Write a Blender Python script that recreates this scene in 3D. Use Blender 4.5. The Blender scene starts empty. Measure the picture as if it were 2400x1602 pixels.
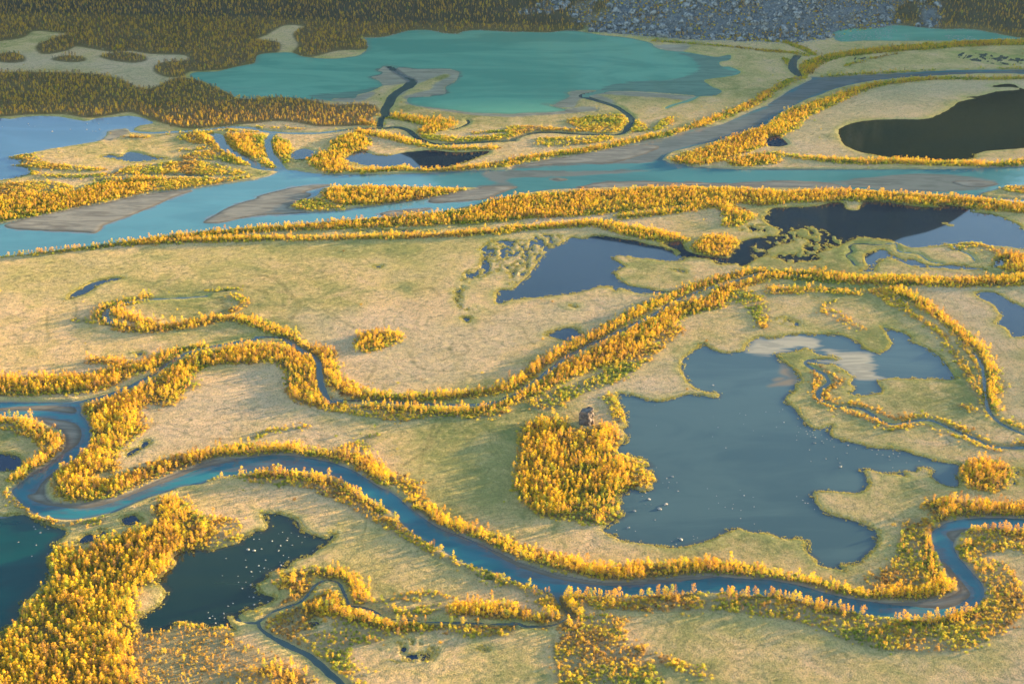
import bpy, bmesh, math, random
import numpy as np
from mathutils import Vector
R = math.radians
C = bpy.context.scene.collection
rng = np.random.default_rng(7); random.seed(7)

# ------------------------------------------------------------------ camera, sky, sun, exposure
PW, PH, FPX, CAM_H, PITCH = 2400.0, 1602.0, 3768.0, 680.0, R(25)
SUN_EL, SUN_AZ = R(6.3), R(64)          # azimuth measured from +Y (away from the camera) towards +X
sc = bpy.context.scene
cam = bpy.data.objects.new('camera', bpy.data.cameras.new('camera')); C.objects.link(cam)
cam.location = (0, 0, CAM_H); cam.rotation_euler = (R(90) - PITCH, 0, 0)
cam.data.sensor_width = 36; cam.data.lens = 36 * FPX / PW
cam.data.clip_start = 5; cam.data.clip_end = 60000
sc.camera = cam
world = bpy.data.worlds.new('World'); sc.world = world; world.use_nodes = True
wn = world.node_tree; bg = wn.nodes['Background']
sky = wn.nodes.new('ShaderNodeTexSky'); sky.sky_type = 'NISHITA'; sky.sun_disc = False
sky.sun_elevation = SUN_EL; sky.sun_rotation = SUN_AZ; sky.altitude = 600; sky.air_density = 1.0; sky.dust_density = 0.6; sky.ozone_density = 1.6
wn.links.new(sky.outputs[0], bg.inputs[0]); bg.inputs[1].default_value = 0.105
sl = bpy.data.lights.new('sun', 'SUN'); sl.energy = 5.0; sl.angle = R(0.8); sl.color = (1.0, 0.74, 0.39)
sun = bpy.data.objects.new('sun', sl); C.objects.link(sun)
sdir = Vector((math.sin(SUN_AZ)*math.cos(SUN_EL), math.cos(SUN_AZ)*math.cos(SUN_EL), math.sin(SUN_EL)))
sun.rotation_euler = sdir.to_track_quat('Z', 'Y').to_euler(); sun.location = (0, 0, 1500)
vs = sc.view_settings; vs.view_transform = 'Standard'; vs.look = 'None'; vs.gamma = 1; vs.use_curve_mapping = False
vs.exposure = 2.8
sc.cycles.max_bounces = 5; sc.cycles.diffuse_bounces = 2; sc.cycles.glossy_bounces = 2; sc.cycles.transmission_bounces = 2
sc.cycles.transparent_max_bounces = 4; sc.cycles.volume_bounces = 0

# ------------------------------------------------------------------ helpers
cp, sp = math.cos(PITCH), math.sin(PITCH)
def unproj(px, py, z=0.0):
    a = np.asarray(px, float) - PW/2; b = PH/2 - np.asarray(py, float)
    dx, dy, dz = a, FPX*cp + b*sp, -FPX*sp + b*cp
    t = (z - CAM_H) / dz
    return np.stack([dx*t, dy*t], -1)
def proj(x, y, z=0.0):
    zc = y*cp + (CAM_H - z)*sp
    yc = y*sp - (CAM_H - z)*cp
    return PW/2 + FPX*x/zc, PH/2 - FPX*yc/zc
def parse(s):
    """'B1 20,505 ...' : tile letter+row then points read off a 600x400 tile enlarged 3.915 times; w12 sets a width"""
    out, w, cx, cy, k = [], 10.0, 0, 0, 3.915
    for t in s.split():
        if t[0] in 'ABCD' and len(t) == 2: cx = 600*'ABCD'.index(t[0]); cy = 400*(int(t[1])-1); k = 3.9 if t[1] == '4' else 3.915
        elif t[0] == 'w': w = float(t[1:])
        else:
            a, b = t.split(','); out.append((cx+float(a)/k, cy+float(b)/k, w))
    return np.array(out)
def smooth(p, closed, n=4):
    m = len(p)
    if m < 3: 
        return np.concatenate([p[:-1] + (p[1:]-p[:-1])*t for t in np.linspace(0, 1, n, endpoint=False)[:, None, None].reshape(n, 1, 1)] + [p[-1:]]) if m == 2 else p
    out = []
    rngk = range(m) if closed else range(m-1)
    for i in rngk:
        if closed: a, b, c, d = p[(i-1) % m], p[i], p[(i+1) % m], p[(i+2) % m]
        else: a, b, c, d = p[max(i-1, 0)], p[i], p[i+1], p[min(i+2, m-1)]
        for j in range(n):
            t = j/n
            out.append(0.5*((2*b) + (c-a)*t + (2*a-5*b+4*c-d)*t*t + (3*b-a-3*c+d)*t**3))
    if not closed: out.append(p[-1])
    return np.array(out)
_T = rng.random((256, 256)).astype(np.float32)
def vnoise(x, y, seed=0):
    x = x + seed*17.31; y = y + seed*9.77
    xi = np.floor(x).astype(np.int64); yi = np.floor(y).astype(np.int64)
    fx = x-xi; fy = y-yi; fx = fx*fx*(3-2*fx); fy = fy*fy*(3-2*fy)
    a = _T[xi & 255, yi & 255]; b = _T[(xi+1) & 255, yi & 255]; c = _T[xi & 255, (yi+1) & 255]; d = _T[(xi+1) & 255, (yi+1) & 255]
    return (a*(1-fx)+b*fx)*(1-fy) + (c*(1-fx)+d*fx)*fy
def fbm(x, y, seed=0, o=3):
    v = 0; a = 0.5; s = 0
    for i in range(o): v = v + a*vnoise(x*2**i, y*2**i, seed+i*3); s += a; a *= 0.5
    return v/s
def sstep(a, b, x):
    t = np.clip((x-a)/(b-a), 0, 1); return t*t*(3-2*t)

# ------------------------------------------------------------------ terrain height beyond the valley floor
FX = [-3000, -888, -444, -260, 0, 148, 296, 480, 562, 666, 814, 888, 3000]
FY = [2950, 2800, 2765, 2735, 2728, 2718, 2668, 2648, 2705, 2775, 2712, 2668, 2700]
RX = [-6000, -3000, -1200, -600, -260, -170, 0, 300, 480, 650, 800, 950, 1100, 1300, 1800, 3000, 4500, 6000]
RY = [350, 420, 500, 600, 700, 800, 850, 930, 990, 1080, 1060, 970, 900, 740, 530, 480, 440, 430]
SX = [-3000, -900, -400, -100, 100, 500, 900, 3000]
SY = [0.10, 0.12, 0.16, 0.30, 0.42, 0.50, 0.34, 0.20]
def hill(x, y):
    f = np.interp(x, FX, FY); s = np.interp(x, SX, SY); Rr = np.interp(x, RX, RY)
    d = np.maximum(y - f - 4, 0)
    near = s*d*sstep(0, 40, d)
    far = Rr*sstep(60, 1500, d)
    far = far*(0.93+0.14*fbm(x/330, y/330, 5, 4))
    back = 1 - 0.7*sstep(4400, 7000, y)
    return np.maximum(near*(1-sstep(150, 500, d)) + s*150*sstep(150, 500, d)*0.4, far)*back*(d > 0)

# ------------------------------------------------------------------ adaptive ground grid
rows_px = np.concatenate([np.linspace(1760, -70, 780)])
gy = unproj(np.full(rows_px.shape, PW/2), rows_px)[:, 1]
gy = np.concatenate([[-9000, -2500, -600, 0, 300, 500, 640, 730, gy[0]-18], gy, gy[-1]*1.0 + np.cumsum(np.linspace(14, 260, 46)), [12000, 18000, 30000]])
NR0 = 9; NRF = NR0 + len(rows_px)
cols = np.concatenate([[-30000, -12000, -7000, -4500, -3200, -2500, -2100, -1850, -1650, -1500], np.linspace(-1400, 1400, 860), [1500, 1650, 1850, 2100, 2500, 3200, 4500, 7000, 12000, 30000]])
NRr, NC = len(gy), len(cols)
zc = np.maximum(gy*cp + CAM_H*sp, 900.0)
GX = cols[None, :]*zc[:, None]/FPX; GY = np.repeat(gy[:, None], NC, 1)
def to_grid(x, y):
    r = np.interp(y, gy, np.arange(NRr)); z = np.maximum(y*cp + CAM_H*sp, 900.0)
    c = np.interp(x*FPX/z, cols, np.arange(NC)); return r, c
def lookup(F, x, y):
    r, c = to_grid(x, y); r0 = np.clip(r.astype(int), 0, NRr-2); c0 = np.clip(c.astype(int), 0, NC-2); fr = r-r0; fc = c-c0
    return (F[r0, c0]*(1-fc)+F[r0, c0+1]*fc)*(1-fr) + (F[r0+1, c0]*(1-fc)+F[r0+1, c0+1]*fc)*fr
def splat(F, P, W, closed, margin):
    n = len(P); k = n if closed else n-1
    for i in range(k):
        a = P[i]; b = P[(i+1) % n]; wa = W[i]; wb = W[(i+1) % n]; m = margin + max(wa, wb)
        y0, y1 = min(a[1], b[1])-m, max(a[1], b[1])+m; x0, x1 = min(a[0], b[0])-m, max(a[0], b[0])+m
        r0 = max(np.searchsorted(gy, y0)-1, 0); r1 = min(np.searchsorted(gy, y1)+1, NRr)
        if r1 <= r0: continue
        za = max(gy[r0]*cp+CAM_H*sp, 900.0); zb = max(gy[r1-1]*cp+CAM_H*sp, 900.0)
        c0 = max(np.searchsorted(cols, min(x0*FPX/za, x0*FPX/zb))-1, 0); c1 = min(np.searchsorted(cols, max(x1*FPX/za, x1*FPX/zb))+1, NC)
        if c1 <= c0: continue
        X = GX[r0:r1, c0:c1]-a[0]; Y = GY[r0:r1, c0:c1]-a[1]; d = b-a; L = d[0]*d[0]+d[1]*d[1]+1e-9
        t = np.clip((X*d[0]+Y*d[1])/L, 0, 1)
        D = np.sqrt((X-t*d[0])**2+(Y-t*d[1])**2) - (wa+(wb-wa)*t)
        np.minimum(F[r0:r1, c0:c1], D, out=F[r0:r1, c0:c1])
def region(s, z=0.0, margin=30.0):
    p = smooth(parse(s)[:, :2], True); P = unproj(p[:, 0], p[:, 1], z)
    F = np.full((NRr, NC), margin); splat(F, P, np.zeros(len(P)), True, margin)
    Q = np.roll(P, -1, 0)
    for r in range(max(np.searchsorted(gy, P[:, 1].min()), 0), min(np.searchsorted(gy, P[:, 1].max()), NRr)):
        y = gy[r]; m = (P[:, 1] > y) != (Q[:, 1] > y)
        xs = np.sort(P[m, 0] + (y-P[m, 1])*(Q[m, 0]-P[m, 0])/(Q[m, 1]-P[m, 1]))
        for a, b in zip(xs[::2], xs[1::2]):
            i0, i1 = np.searchsorted(GX[r], a), np.searchsorted(GX[r], b); F[r, i0:i1] *= -1
    return F
def strokes(s, z=0.0, margin=30.0, F=None):
    if F is None: F = np.full((NRr, NC), margin)
    for line in s.strip().split(';'):
        if not line.strip(): continue
        p = smooth(parse(line), False); P = unproj(p[:, 0], p[:, 1], z)
        splat(F, P, p[:, 2]/2, False, margin)
    return F
def regions(s, z=0.0):
    F = np.full((NRr, NC), 30.0)
    for line in s.strip().split(';'):
        if line.strip(): F = np.minimum(F, region(line, z))
    return F
# ------------------------------------------------------------------ traced outlines
TURQ = """A1 1740,690 1790,665 1900,660 2000,655 2120,625 2240,600 2335,580 B1 20,505 180,485 330,485 420,518 560,535 700,540 850,525 950,508 1010,465 1025,425 1015,370 990,350 1100,348 1200,335 1330,300 1440,278 1600,280 1720,305 1850,312 1900,290 2050,278 2349,295 C1 100,292 300,300 400,292 480,285 620,290 800,320 900,330 1050,345 1200,375 1280,400 1300,425 1370,455 1480,470 1600,480 1750,505 1880,525 1990,505 2010,530 1980,555 1900,570 1920,610 2000,615 2090,655 2080,680 2000,700 1850,720 1760,738 1800,775 1840,800 1925,835 1890,865 1850,880 1720,885 1640,930 1500,965 1415,1000 1425,975 1600,920 1690,880 1500,862 1200,840 1000,835 850,842 780,860 700,880 660,880 720,860 830,838 790,830 600,830 510,850 525,890 420,940 380,960 290,955 400,985 500,1010 350,1030 150,1035 0,1045 B1 2349,1045 2000,1035 1800,1010 1600,985 1450,965 1390,935 1400,900 1450,885 1580,890 1640,865 1740,860 1740,800 1830,750 1865,680 1850,655 1780,635 1700,630 1480,635 1380,620 1310,625 1260,605 1180,605 1130,640 1115,652 1160,660 1150,685 1055,708 1120,740 1160,780 1130,800 1050,840 930,870 910,900 830,900 700,905 690,925 600,910 480,910 300,895 0,890 A1 2349,905 2180,900 2100,850 1950,790 1880,750 1780,730"""
NE_LAKE = "D1 600,290 700,265 830,262 960,265 1050,248 1180,232 1340,245 1500,262 1650,270 1850,268 2050,300 2200,330 2349,355 2300,366 2100,370 1900,374 1600,374 1350,377 1100,374 850,375 740,385 640,375 600,340"
W_LAKE = "A1 -400,1050 0,1085 100,1095 200,1075 400,1065 560,1075 700,1100 800,1110 900,1085 1100,1070 1200,1065 1300,1085 1400,1120 1400,1135 1300,1150 1240,1170 1222,1195 1235,1212 1195,1215 1180,1190 1130,1180 985,1205 980,1240 930,1275 880,1300 700,1330 500,1360 300,1400 110,1440 105,1455 200,1470 180,1500 140,1515 150,1528 250,1535 260,1566 A2 275,0 270,30 180,60 60,80 0,95 -500,110"
CHANNELS = """A1 w7 1222,1208 1400,1220 1700,1205 1900,1190 2100,1165 2349,1180 B1 0,1190 150,1215 400,1225 600,1220 800,1195 1000,1180 1150,1180 w9 1300,1170 1400,1200 1450,1240 1500,1280 w7 1600,1310 1700,1325 2000,1310 2349,1290 C1 0,1280 150,1230 350,1215 600,1230 900,1240 1020,1220 w9 1070,1160 1100,1110 1070,1060 1030,1030 950,980 800,930 w12 700,900 650,882 680,868 830,842;
B1 w10 1200,600 w16 1240,620 1290,660 1350,700 w18 1430,745 1400,790 w15 1330,830 1260,880 1220,950 w14 1180,1020 1200,1065 w9 1150,1090 1135,1180;
A1 w14 1950,1240 2000,1250 2050,1340 w11 2130,1400 2240,1450 2349,1510 B1 0,1530 100,1550 250,1562;
B1 w9 165,1215 110,1290 120,1370 w10 150,1440 200,1500 w7 250,1556;
D1 w13 270,515 235,560 w14 225,620 250,660 w9 290,700;
A2 w4 1900,1150 1720,1165 1500,1175 1250,1190 1050,1250 w6 975,1300 970,1350 1020,1395;
A2 w4 680,180 900,100 1100,80 1300,50 1600,40 1900,50;
D2 w3 800,870 760,820 715,780 770,740 745,700 800,670 1000,680 1170,670 1200,740 1380,765 1480,830 1600,855;
D2 w2 1900,830 1850,770 1710,710 1740,690 1850,690;
B1 w3 1780,1195 1860,1175 1950,1130 1935,1100;
D3 w3 1880,100 1950,200 1980,330 1990,450 2010,580 2040,660 2150,760 2349,850;
D3 w4 620,172 450,170 360,180 350,210 430,260 520,300 550,350 555,385 480,440 460,490 500,540 600,590 750,600 880,625 1000,700 1100,750 1200,755 1350,725 1480,720 1600,760 1750,830 1900,890 2050,960 2200,975 2349,970"""
MIDRIV = """D2 w2.8 400,975 0,945 C2 w4.9 2349,935 2200,960 2050,1010 1900,1050 1700,1110 1550,1170 1450,1220 1350,1290 1200,1370 1050,1440 900,1510 800,1566 C3 750,10 600,90 480,150 400,220 300,300 200,370 100,440 0,500 B3 2300,510 2200,560 2000,580 1800,580 1500,570 1300,560 1000,545 800,545 700,560 w5.6 660,540 630,470 600,400 580,300 575,200 540,150 450,100 350,40 300,5 B2 w4.2 250,1540 180,1525 80,1525 0,1525 A3 2349,-20 2150,10 w4.9 1900,60 1700,110 1600,170 1500,230 w5.6 1420,290 1330,340 1200,410 1050,470 900,520 700,562"""
FRONTCH = """A4 w7.25 2205,880 w4.84 2170,930 2160,965 w3.22 2220,1000 2340,1012 B4 w2.82 0,1010 50,980 150,910 250,870 380,830 450,780 500,710 560,650 650,620 750,640 790,700 830,790 860,850 950,865 1050,890 1130,930 1230,970 1400,985 1550,1000 1900,1010 2340,1020 C4 0,1010 60,1015 130,1040 300,1040 400,1020 500,970 540,960 480,890 430,820 w4.84 410,740;
B4 w2.42 20,1010 w4.03 40,1060 130,1130 w5.64 300,1220 450,1290 560,1370 650,1450 750,1540 800,1590 900,1700"""
ARM = """D1 2349,640 2000,640 1700,645 1400,660 1100,680 800,695 600,710 480,712 400,710 400,730 300,780 200,830 100,900 0,960 C1 2349,970 2200,1020 2050,1090 1900,1150 1700,1180 1500,1240 1400,1270 1200,1300 900,1370 700,1410 400,1455 200,1490 0,1535 200,1600 1500,1600 1600,1520 1450,1500 1380,1470 1400,1440 1450,1400 1600,1360 1800,1310 1950,1270 2100,1230 2200,1190 2349,1130 D1 0,1110 50,1080 150,1010 250,960 350,910 450,880 600,820 750,780 900,750 1100,725 1400,705 1600,690 2000,675 2349,680 2800,690 2800,635"""
MAINRIV = """A2 -600,600 0,488 200,450 500,390 700,345 950,300 1200,245 1500,195 1800,160 2100,115 2349,85 B2 0,78 120,50 200,15 240,0 350,-5 450,15 600,30 800,35 1100,35 1500,25 1900,5 2050,0 2349,-10 C1 0,1535 300,1505 600,1500 900,1500 1200,1485 1380,1470 1450,1500 1600,1525 1900,1548 2349,1558 D1 0,1558 500,1555 1200,1552 1700,1550 2000,1540 2349,1530 2900,1525 D2 2900,320 2349,300 2200,285 2000,260 1800,250 1400,225 1200,210 900,185 700,165 400,160 0,160 C2 2349,160 2000,155 1500,150 1000,150 600,165 350,175 100,210 0,230 B2 2349,240 2200,275 2000,315 1700,375 1500,400 1400,415 1200,430 900,450 700,470 500,490 200,510 0,520 A2 2349,520 2200,535 2000,545 1800,570 1600,595 1400,620 1200,640 900,690 600,725 300,760 0,790 -600,850"""
RIV_ISL = """B2 300,345 330,310 400,280 550,230 600,170 680,150 800,145 1100,145 1500,150 2030,158 1900,190 1700,235 1560,262 1300,300 1100,325 900,345 850,360 650,375 500,380 400,365;
D2 1940,215 2050,185 2200,145 2349,130 2900,120 2900,280 2349,268 2200,262 2050,250 1960,235"""
BARS = """A2 40,500 100,478 300,430 500,390 700,350 950,305 1200,248 1500,200 1770,180 1600,240 1400,330 1150,430 960,495 930,530 870,572 700,560 400,550 200,540 80,525;
A2 1860,475 1960,415 2100,335 2349,255 B2 0,240 250,175 450,140 690,128 640,148 560,162 470,185 450,200 500,212 480,240 330,320 300,345 470,382 200,400 0,412 A2 2200,440 2000,480;
B2 1900,190 2030,158 2200,145 2349,143 C2 50,150 0,170 B2 2250,200 2120,255 1900,280 1650,298 1580,275 1700,235;
B2 1140,400 1200,375 1400,355 1600,345 1540,370 1450,390 1350,405 1220,420;
C2 600,155 800,115 1000,105 1300,103 1700,110 2000,118 2349,100 D2 0,97 200,95 450,105 600,125 700,145 750,162 500,165 0,165 C2 2349,165 1500,155 1000,155;
D2 1685,105 1750,93 1900,90 2110,115 2020,145 1900,155 1780,140;
C2 370,75 450,70 520,80 440,95"""
BARS2 = """C1 0,1540 300,1480 700,1405 1000,1350 1250,1330 1350,1350 1250,1400 1100,1450 900,1495 500,1502;
A3 0,612 300,594 550,598 680,612 670,655 500,635 200,625 0,635;
A3 250,690 400,700 600,730 700,765 740,830 735,890 700,945 600,1020 480,1100 380,1170 280,1230 255,1215 300,1185 400,1140 500,1070 585,1000 605,930 595,870 540,810 450,765 330,720;
A3 510,1195 450,1240 380,1310 330,1390 260,1410 300,1450 450,1495 700,1525 900,1505 1050,1465 1200,1405 1400,1325 1600,1255 1850,1160 2100,1100 2160,1080 2050,1070 1700,1180 1300,1335 850,1475 500,1475 410,1400 430,1290;
C4 0,430 200,500 400,560 600,600 850,635 1000,640 1300,615 1600,585 1850,580 1700,608 1400,636 1100,658 850,662 600,636 400,600 200,540 0,465 B4 2100,330 1700,155;
D4 1000,818 1300,822 1640,768 1750,708 1640,560 1580,450 1650,500 1790,670 1840,750 1740,830 1600,875 1450,865 1200,845;
D4 1640,190 1800,155 2000,140 2150,145 1850,152 1755,200 1705,270;
B1 1180,610 1220,640 1380,740 1350,755 1200,770 1160,740 1060,710 1150,685 1160,660 1120,650;
B1 1290,620 1480,638 1700,632 1850,658 1860,690 1820,750 1740,790 1740,855 1600,880 1400,890 1500,800 1480,740 1380,690"""
LOWRIV = """A3 -600,560 0,555 200,560 500,560 700,560 740,600 740,660 790,720 820,800 825,880 800,960 750,1010 680,1080 600,1130 510,1200 450,1260 410,1310 400,1370 430,1440 500,1480 700,1490 850,1480 1000,1450 1150,1400 1300,1340 1500,1250 1700,1180 1850,1120 2050,1075 2200,1070 2349,1060 B3 0,1055 150,1040 300,1045 500,1070 700,1110 850,1165 950,1215 1050,1280 1150,1340 1250,1390 1350,1470 1450,1560 B4 1460,0 1560,70 1700,150 1900,220 2100,310 2340,420 C4 0,430 200,500 400,560 600,600 850,640 1000,645 1300,620 1600,590 1850,580 2050,600 2340,615 D4 0,610 150,640 350,680 550,740 800,790 1000,820 1300,825 1500,805 1650,770 1750,710 1720,650 1640,560 1580,450 1530,350 1500,250 1500,190 1560,140 1650,90 1800,60 2100,50 2340,60 2900,70 2900,150 2340,160 2150,155 2000,145 1850,155 1750,200 1700,270 1710,350 1760,430 1850,530 1950,650 1975,760 1930,820 1850,880 1750,915 1600,950 1450,975 1200,975 1000,955 900,935 700,890 500,835 300,800 0,730 C4 2340,765 2200,755 1900,735 1600,735 1300,755 1000,765 700,760 500,755 420,750 380,750 200,690 0,620 B4 2340,610 2200,560 2000,500 1850,435 1700,350 1550,265 1400,160 1300,65 1270,10 B3 1260,1570 1150,1500 1000,1410 850,1310 750,1250 600,1210 400,1195 200,1185 0,1195 A3 2349,1195 2200,1220 2000,1245 1850,1300 1650,1330 1550,1370 1400,1415 1200,1490 1050,1560 A4 1000,5 850,40 700,65 550,65 420,45 300,0 A3 290,1555 200,1490 120,1400 110,1360 160,1320 250,1250 300,1200 400,1150 500,1080 580,1000 610,930 600,870 560,820 480,780 380,730 250,690 100,690 0,690 -600,700"""
SW_LAKE = "A4 -600,0 0,40 130,25 230,25 300,60 420,110 550,150 610,185 590,220 510,280 490,350 420,450 450,560 430,640 350,700 250,800 180,870 160,970 80,1040 0,1085 -600,1200"
MIDPOND = """B2 2215,1220 2225,1110 2349,1085 C2 60,1040 160,960 230,850 300,760 400,700 500,640 560,615 640,625 740,600 850,600 1000,625 1150,645 1250,680 1380,700 1480,735 1500,775 1545,760 1500,720 1420,690 1390,660 1480,650 1550,650 1580,710 1650,755 1800,785 1960,800 2010,780 2100,660 2200,625 2349,605 D2 0,600 80,595 110,550 60,520 0,490 C2 2310,450 2315,420 2349,400 D2 0,380 50,345 200,335 400,330 550,300 620,285 700,300 720,350 830,360 860,300 900,282 1100,285 1300,320 1420,330 1600,340 1550,318 1700,325 1900,360 1880,380 2050,400 2200,450 2300,500 2349,550 2500,620 2349,720 2200,700 2050,690 1950,660 1850,655 1650,675 1500,700 1300,705 1200,665 1050,635 850,610 800,620 700,665 600,710 450,760 480,800 440,830 300,835 200,850 100,810 0,790 C2 2349,780 2250,810 2170,850 2140,885 2090,870 2060,855 1900,860 1840,820 1750,800 1600,795 1540,830 1350,825 1300,815 1130,800 1060,790 940,785 935,810 960,830 1030,870 1040,885 940,930 950,965 1000,1010 1100,1060 1270,1085 1340,1100 1410,1115 1300,1130 1150,1125 1000,1080 950,1105 900,1070 780,1070 650,1110 450,1140 200,1165 0,1185"""
MIDPOND_ISL = """D2 0,740 80,700 200,660 300,630 370,650 330,730 250,770 150,775 0,765;
D2 280,600 230,560 330,530 400,580 380,620 300,610;
D2 1610,485 1690,492 1680,505 1620,498"""
BIGLAKE = """C3 980,490 1000,480 1100,490 1200,525 1320,548 1400,545 1500,520 1600,490 1700,485 1830,515 1895,515 1910,490 1880,472 1800,465 1700,440 1640,400 1580,320 1550,250 1570,180 1620,120 1700,70 1760,20 1830,70 1950,105 2080,95 2140,80 2150,40 2200,0 C2 2220,1540 2260,1525 2349,1525 D2 0,1535 120,1525 230,1500 500,1500 650,1505 780,1550 D3 830,5 860,50 930,90 1030,105 1110,70 1140,10 D2 1130,1560 1080,1470 1050,1440 1100,1450 1200,1480 1300,1525 D3 1310,5 1400,40 1500,90 1580,150 1640,220 1690,300 1690,350 1500,345 1300,345 1150,338 1050,345 1005,370 1025,420 1030,465 930,490 820,500 750,475 800,440 765,390 780,340 740,290 680,250 600,215 480,205 380,195 450,165 620,165 600,140 500,135 420,100 350,55 290,80 200,100 90,110 100,150 180,210 250,270 290,320 300,370 250,400 240,460 170,500 155,540 200,580 260,630 300,690 340,740 380,780 450,800 530,790 595,768 560,830 600,880 700,910 850,950 1000,985 1200,990 1350,1040 1500,1080 1650,1115 1750,1135 1740,1200 1750,1320 1650,1330 1550,1280 1500,1240 1510,1190 1400,1150 1350,1190 1240,1185 1280,1240 1150,1210 1080,1215 950,1180 865,1180 900,1230 920,1300 900,1340 830,1385 700,1380 600,1370 430,1375 410,1420 440,1490 520,1560 D4 540,0 620,40 750,70 850,100 940,140 990,180 990,250 970,320 900,390 850,440 780,475 650,480 700,530 600,510 470,490 440,430 380,380 350,320 360,270 300,250 130,240 50,210 0,190 C4 2340,190 2200,180 2080,145 2000,170 1930,200 1800,260 1700,285 1600,310 1500,320 1420,320 1300,300 1150,280 1020,265 920,210 830,160 900,90 1020,40 1010,0 C3 1005,1566 990,1480 980,1410 1060,1380 1090,1350 1200,1370 1290,1355 1290,1300 1330,1280 1290,1210 1210,1170 1260,1130 1200,1080 1060,1045 990,1040 970,980 1050,880 1020,800 1060,780 1040,660 1000,590 970,530"""
E_LAKE = "D1 655,1190 720,1150 820,1120 1000,1100 1200,1095 1430,1095 1550,1060 1650,1010 1730,950 1760,935 1900,905 2010,900 1800,893 1950,880 2100,840 2310,825 2250,800 2100,800 2060,792 2150,775 2250,775 2349,820 2700,900 2700,1330 2349,1360 2050,1380 1970,1390 1900,1420 1880,1455 1700,1475 1500,1480 1300,1460 1100,1445 920,1410 800,1380 700,1330 660,1260"
F_POND = """A4 1265,1020 1290,960 1370,900 1450,850 1510,750 1480,680 1420,630 1520,550 1600,470 1600,400 1680,360 1750,350 1900,350 2050,320 2180,280 2230,220 2340,185 B4 0,175 70,170 120,120 90,60 60,20 150,20 200,15 300,50 370,90 400,150 500,200 640,240 700,195 710,215 680,260 600,320 500,390 400,420 330,450 280,500 180,530 120,560 110,600 30,640 10,690 60,740 170,790 100,830 0,870 A4 2330,880 2250,900 2150,960 2090,955 2110,1020 2150,1080 2050,1040 1900,1050 1750,1010 1600,1010 1530,1070 1400,1085 1320,1105 1280,1080"""
DARKPONDS = """A3 -80,1045 80,1035 180,1060 205,1110 170,1160 100,1185 -80,1180;
A3 1160,1025 1230,990 1290,960 1310,925 1350,915 1375,935 1330,965 1260,1000 1220,1035 1180,1048;
A4 1110,70 1160,40 1220,28 1260,45 1285,75 1230,105 1160,120;
A4 720,275 740,240 800,200 880,205 920,170 975,190 930,230 850,260 760,282;
D1 -20,1320 0,1270 80,1245 130,1270 180,1325 100,1345 0,1340;
A3 1240,115 1300,108 1310,120 1260,130;
B4 2050,1250 2110,1252 2090,1262"""
BLUEPONDS = """B1 320,1410 370,1380 450,1365 540,1385 560,1395 500,1440 440,1470 370,1465 325,1445;
B1 820,1450 880,1410 950,1390 1010,1385 1050,1410 1150,1425 1250,1420 1380,1395 1500,1385 1600,1375 1750,1390 1900,1395 2070,1385 2140,1388 2120,1410 2000,1460 1900,1495 1750,1535 1560,1550 1450,1552 1380,1515 1300,1515 1230,1535 1000,1520 900,1500 840,1480;
A1 930,1440 1000,1420 1100,1435 1160,1400 1220,1395 1300,1410 1400,1435 1540,1455 1430,1470 1300,1485 1200,1485 1100,1470 1000,1450;
D2 890,770 1000,730 1070,725 1150,780 1250,815 1330,810 1400,845 1550,875 1700,860 1850,880 2000,905 1900,912 1700,905 1500,890 1350,885 1200,830 1100,800 1000,850 980,890 970,925 850,925 920,880 890,830;
D2 2080,830 2150,808 2165,830 2130,880 2050,880 2090,850;
D2 1910,1125 1990,1110 2090,1120 2200,1180 2349,1250 2650,1350 2600,1600 2349,1530 2240,1520 2200,1450 2090,1400 2140,1340 2110,1290 2050,1220 1950,1170;
A2 640,1175 660,1130 750,1070 870,1020 1000,990 1130,985 1000,1020 900,1055 800,1120 720,1150;
C2 305,1510 370,1475 440,1450 590,1448 620,1490 650,1500 600,1540 500,1560 400,1540;
B2 1900,1350 1970,1350 1950,1395 1915,1385;
C2 545,1240 600,1248 580,1256;
C2 1480,912 1560,912 1590,940 1530,925;
B2 1090,880 1140,878 1130,890"""
MARSH = """B2 2040,900 2060,850 2100,650 2210,640 2270,630 2349,640 C2 200,600 450,600 580,640 450,690 300,770 200,850 100,960 0,1050 B2 2349,940 2250,940 2200,900 2100,960 1980,1020 1900,1070 1860,1150 1900,1240 2020,1250 1950,1290 1850,1240 1840,1120 1900,1000 1950,930;
D1 1690,490 1900,480 2100,500 2349,540 2500,560 2500,610 2349,600 2100,590 1900,560 1740,540;
D1 740,540 900,520 880,550 760,575;
B4 1240,1300 1300,1200 1450,1180 1560,1195 1650,1260 1620,1340 1560,1370 1400,1365 1280,1350;
C2 2090,545 2150,505 2250,500 2349,505 D2 60,540 0,560 C2 2200,565;
D2 90,1360 150,1345 250,1380 310,1430 230,1430 130,1410;
B2 900,555 1300,548 1650,550 1600,562 1200,572;
D2 640,1065 800,1060 980,1085 800,1085;
D3 2200,1340 2250,1335 2330,1230 2349,1180 2280,1180 2230,1250;
B4 490,1010 560,1000 570,1040 520,1045"""
SILT = """C1 1500,480 1750,505 2000,510 2010,540 1900,570 1930,620 2080,660 2000,700 1770,740 1930,840 1850,880 1700,885 1200,850 820,830 900,780 1200,740 1500,720 1700,640 1650,540;
B1 500,870 900,840 1100,790 1150,830 950,890 700,915 520,900;
C3 2160,110 2150,60 2230,0 C2 2230,1545 D2 0,1540 250,1505 400,1530 480,1560 D3 500,20 480,60 400,80 300,60 150,90 80,115 0,130 C3 2349,130;
D3 480,60 650,90 800,100 940,100 980,180 960,250 1000,300 1130,310 1000,350 850,355 790,330 700,250 600,200 450,180 620,160 560,120"""
SILT_BROWN = """D3 100,150 180,210 290,330 290,390 100,405 0,410 100,370 200,330 110,290 130,230;
D3 50,350 100,330 150,335 120,355 70,360"""
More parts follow.
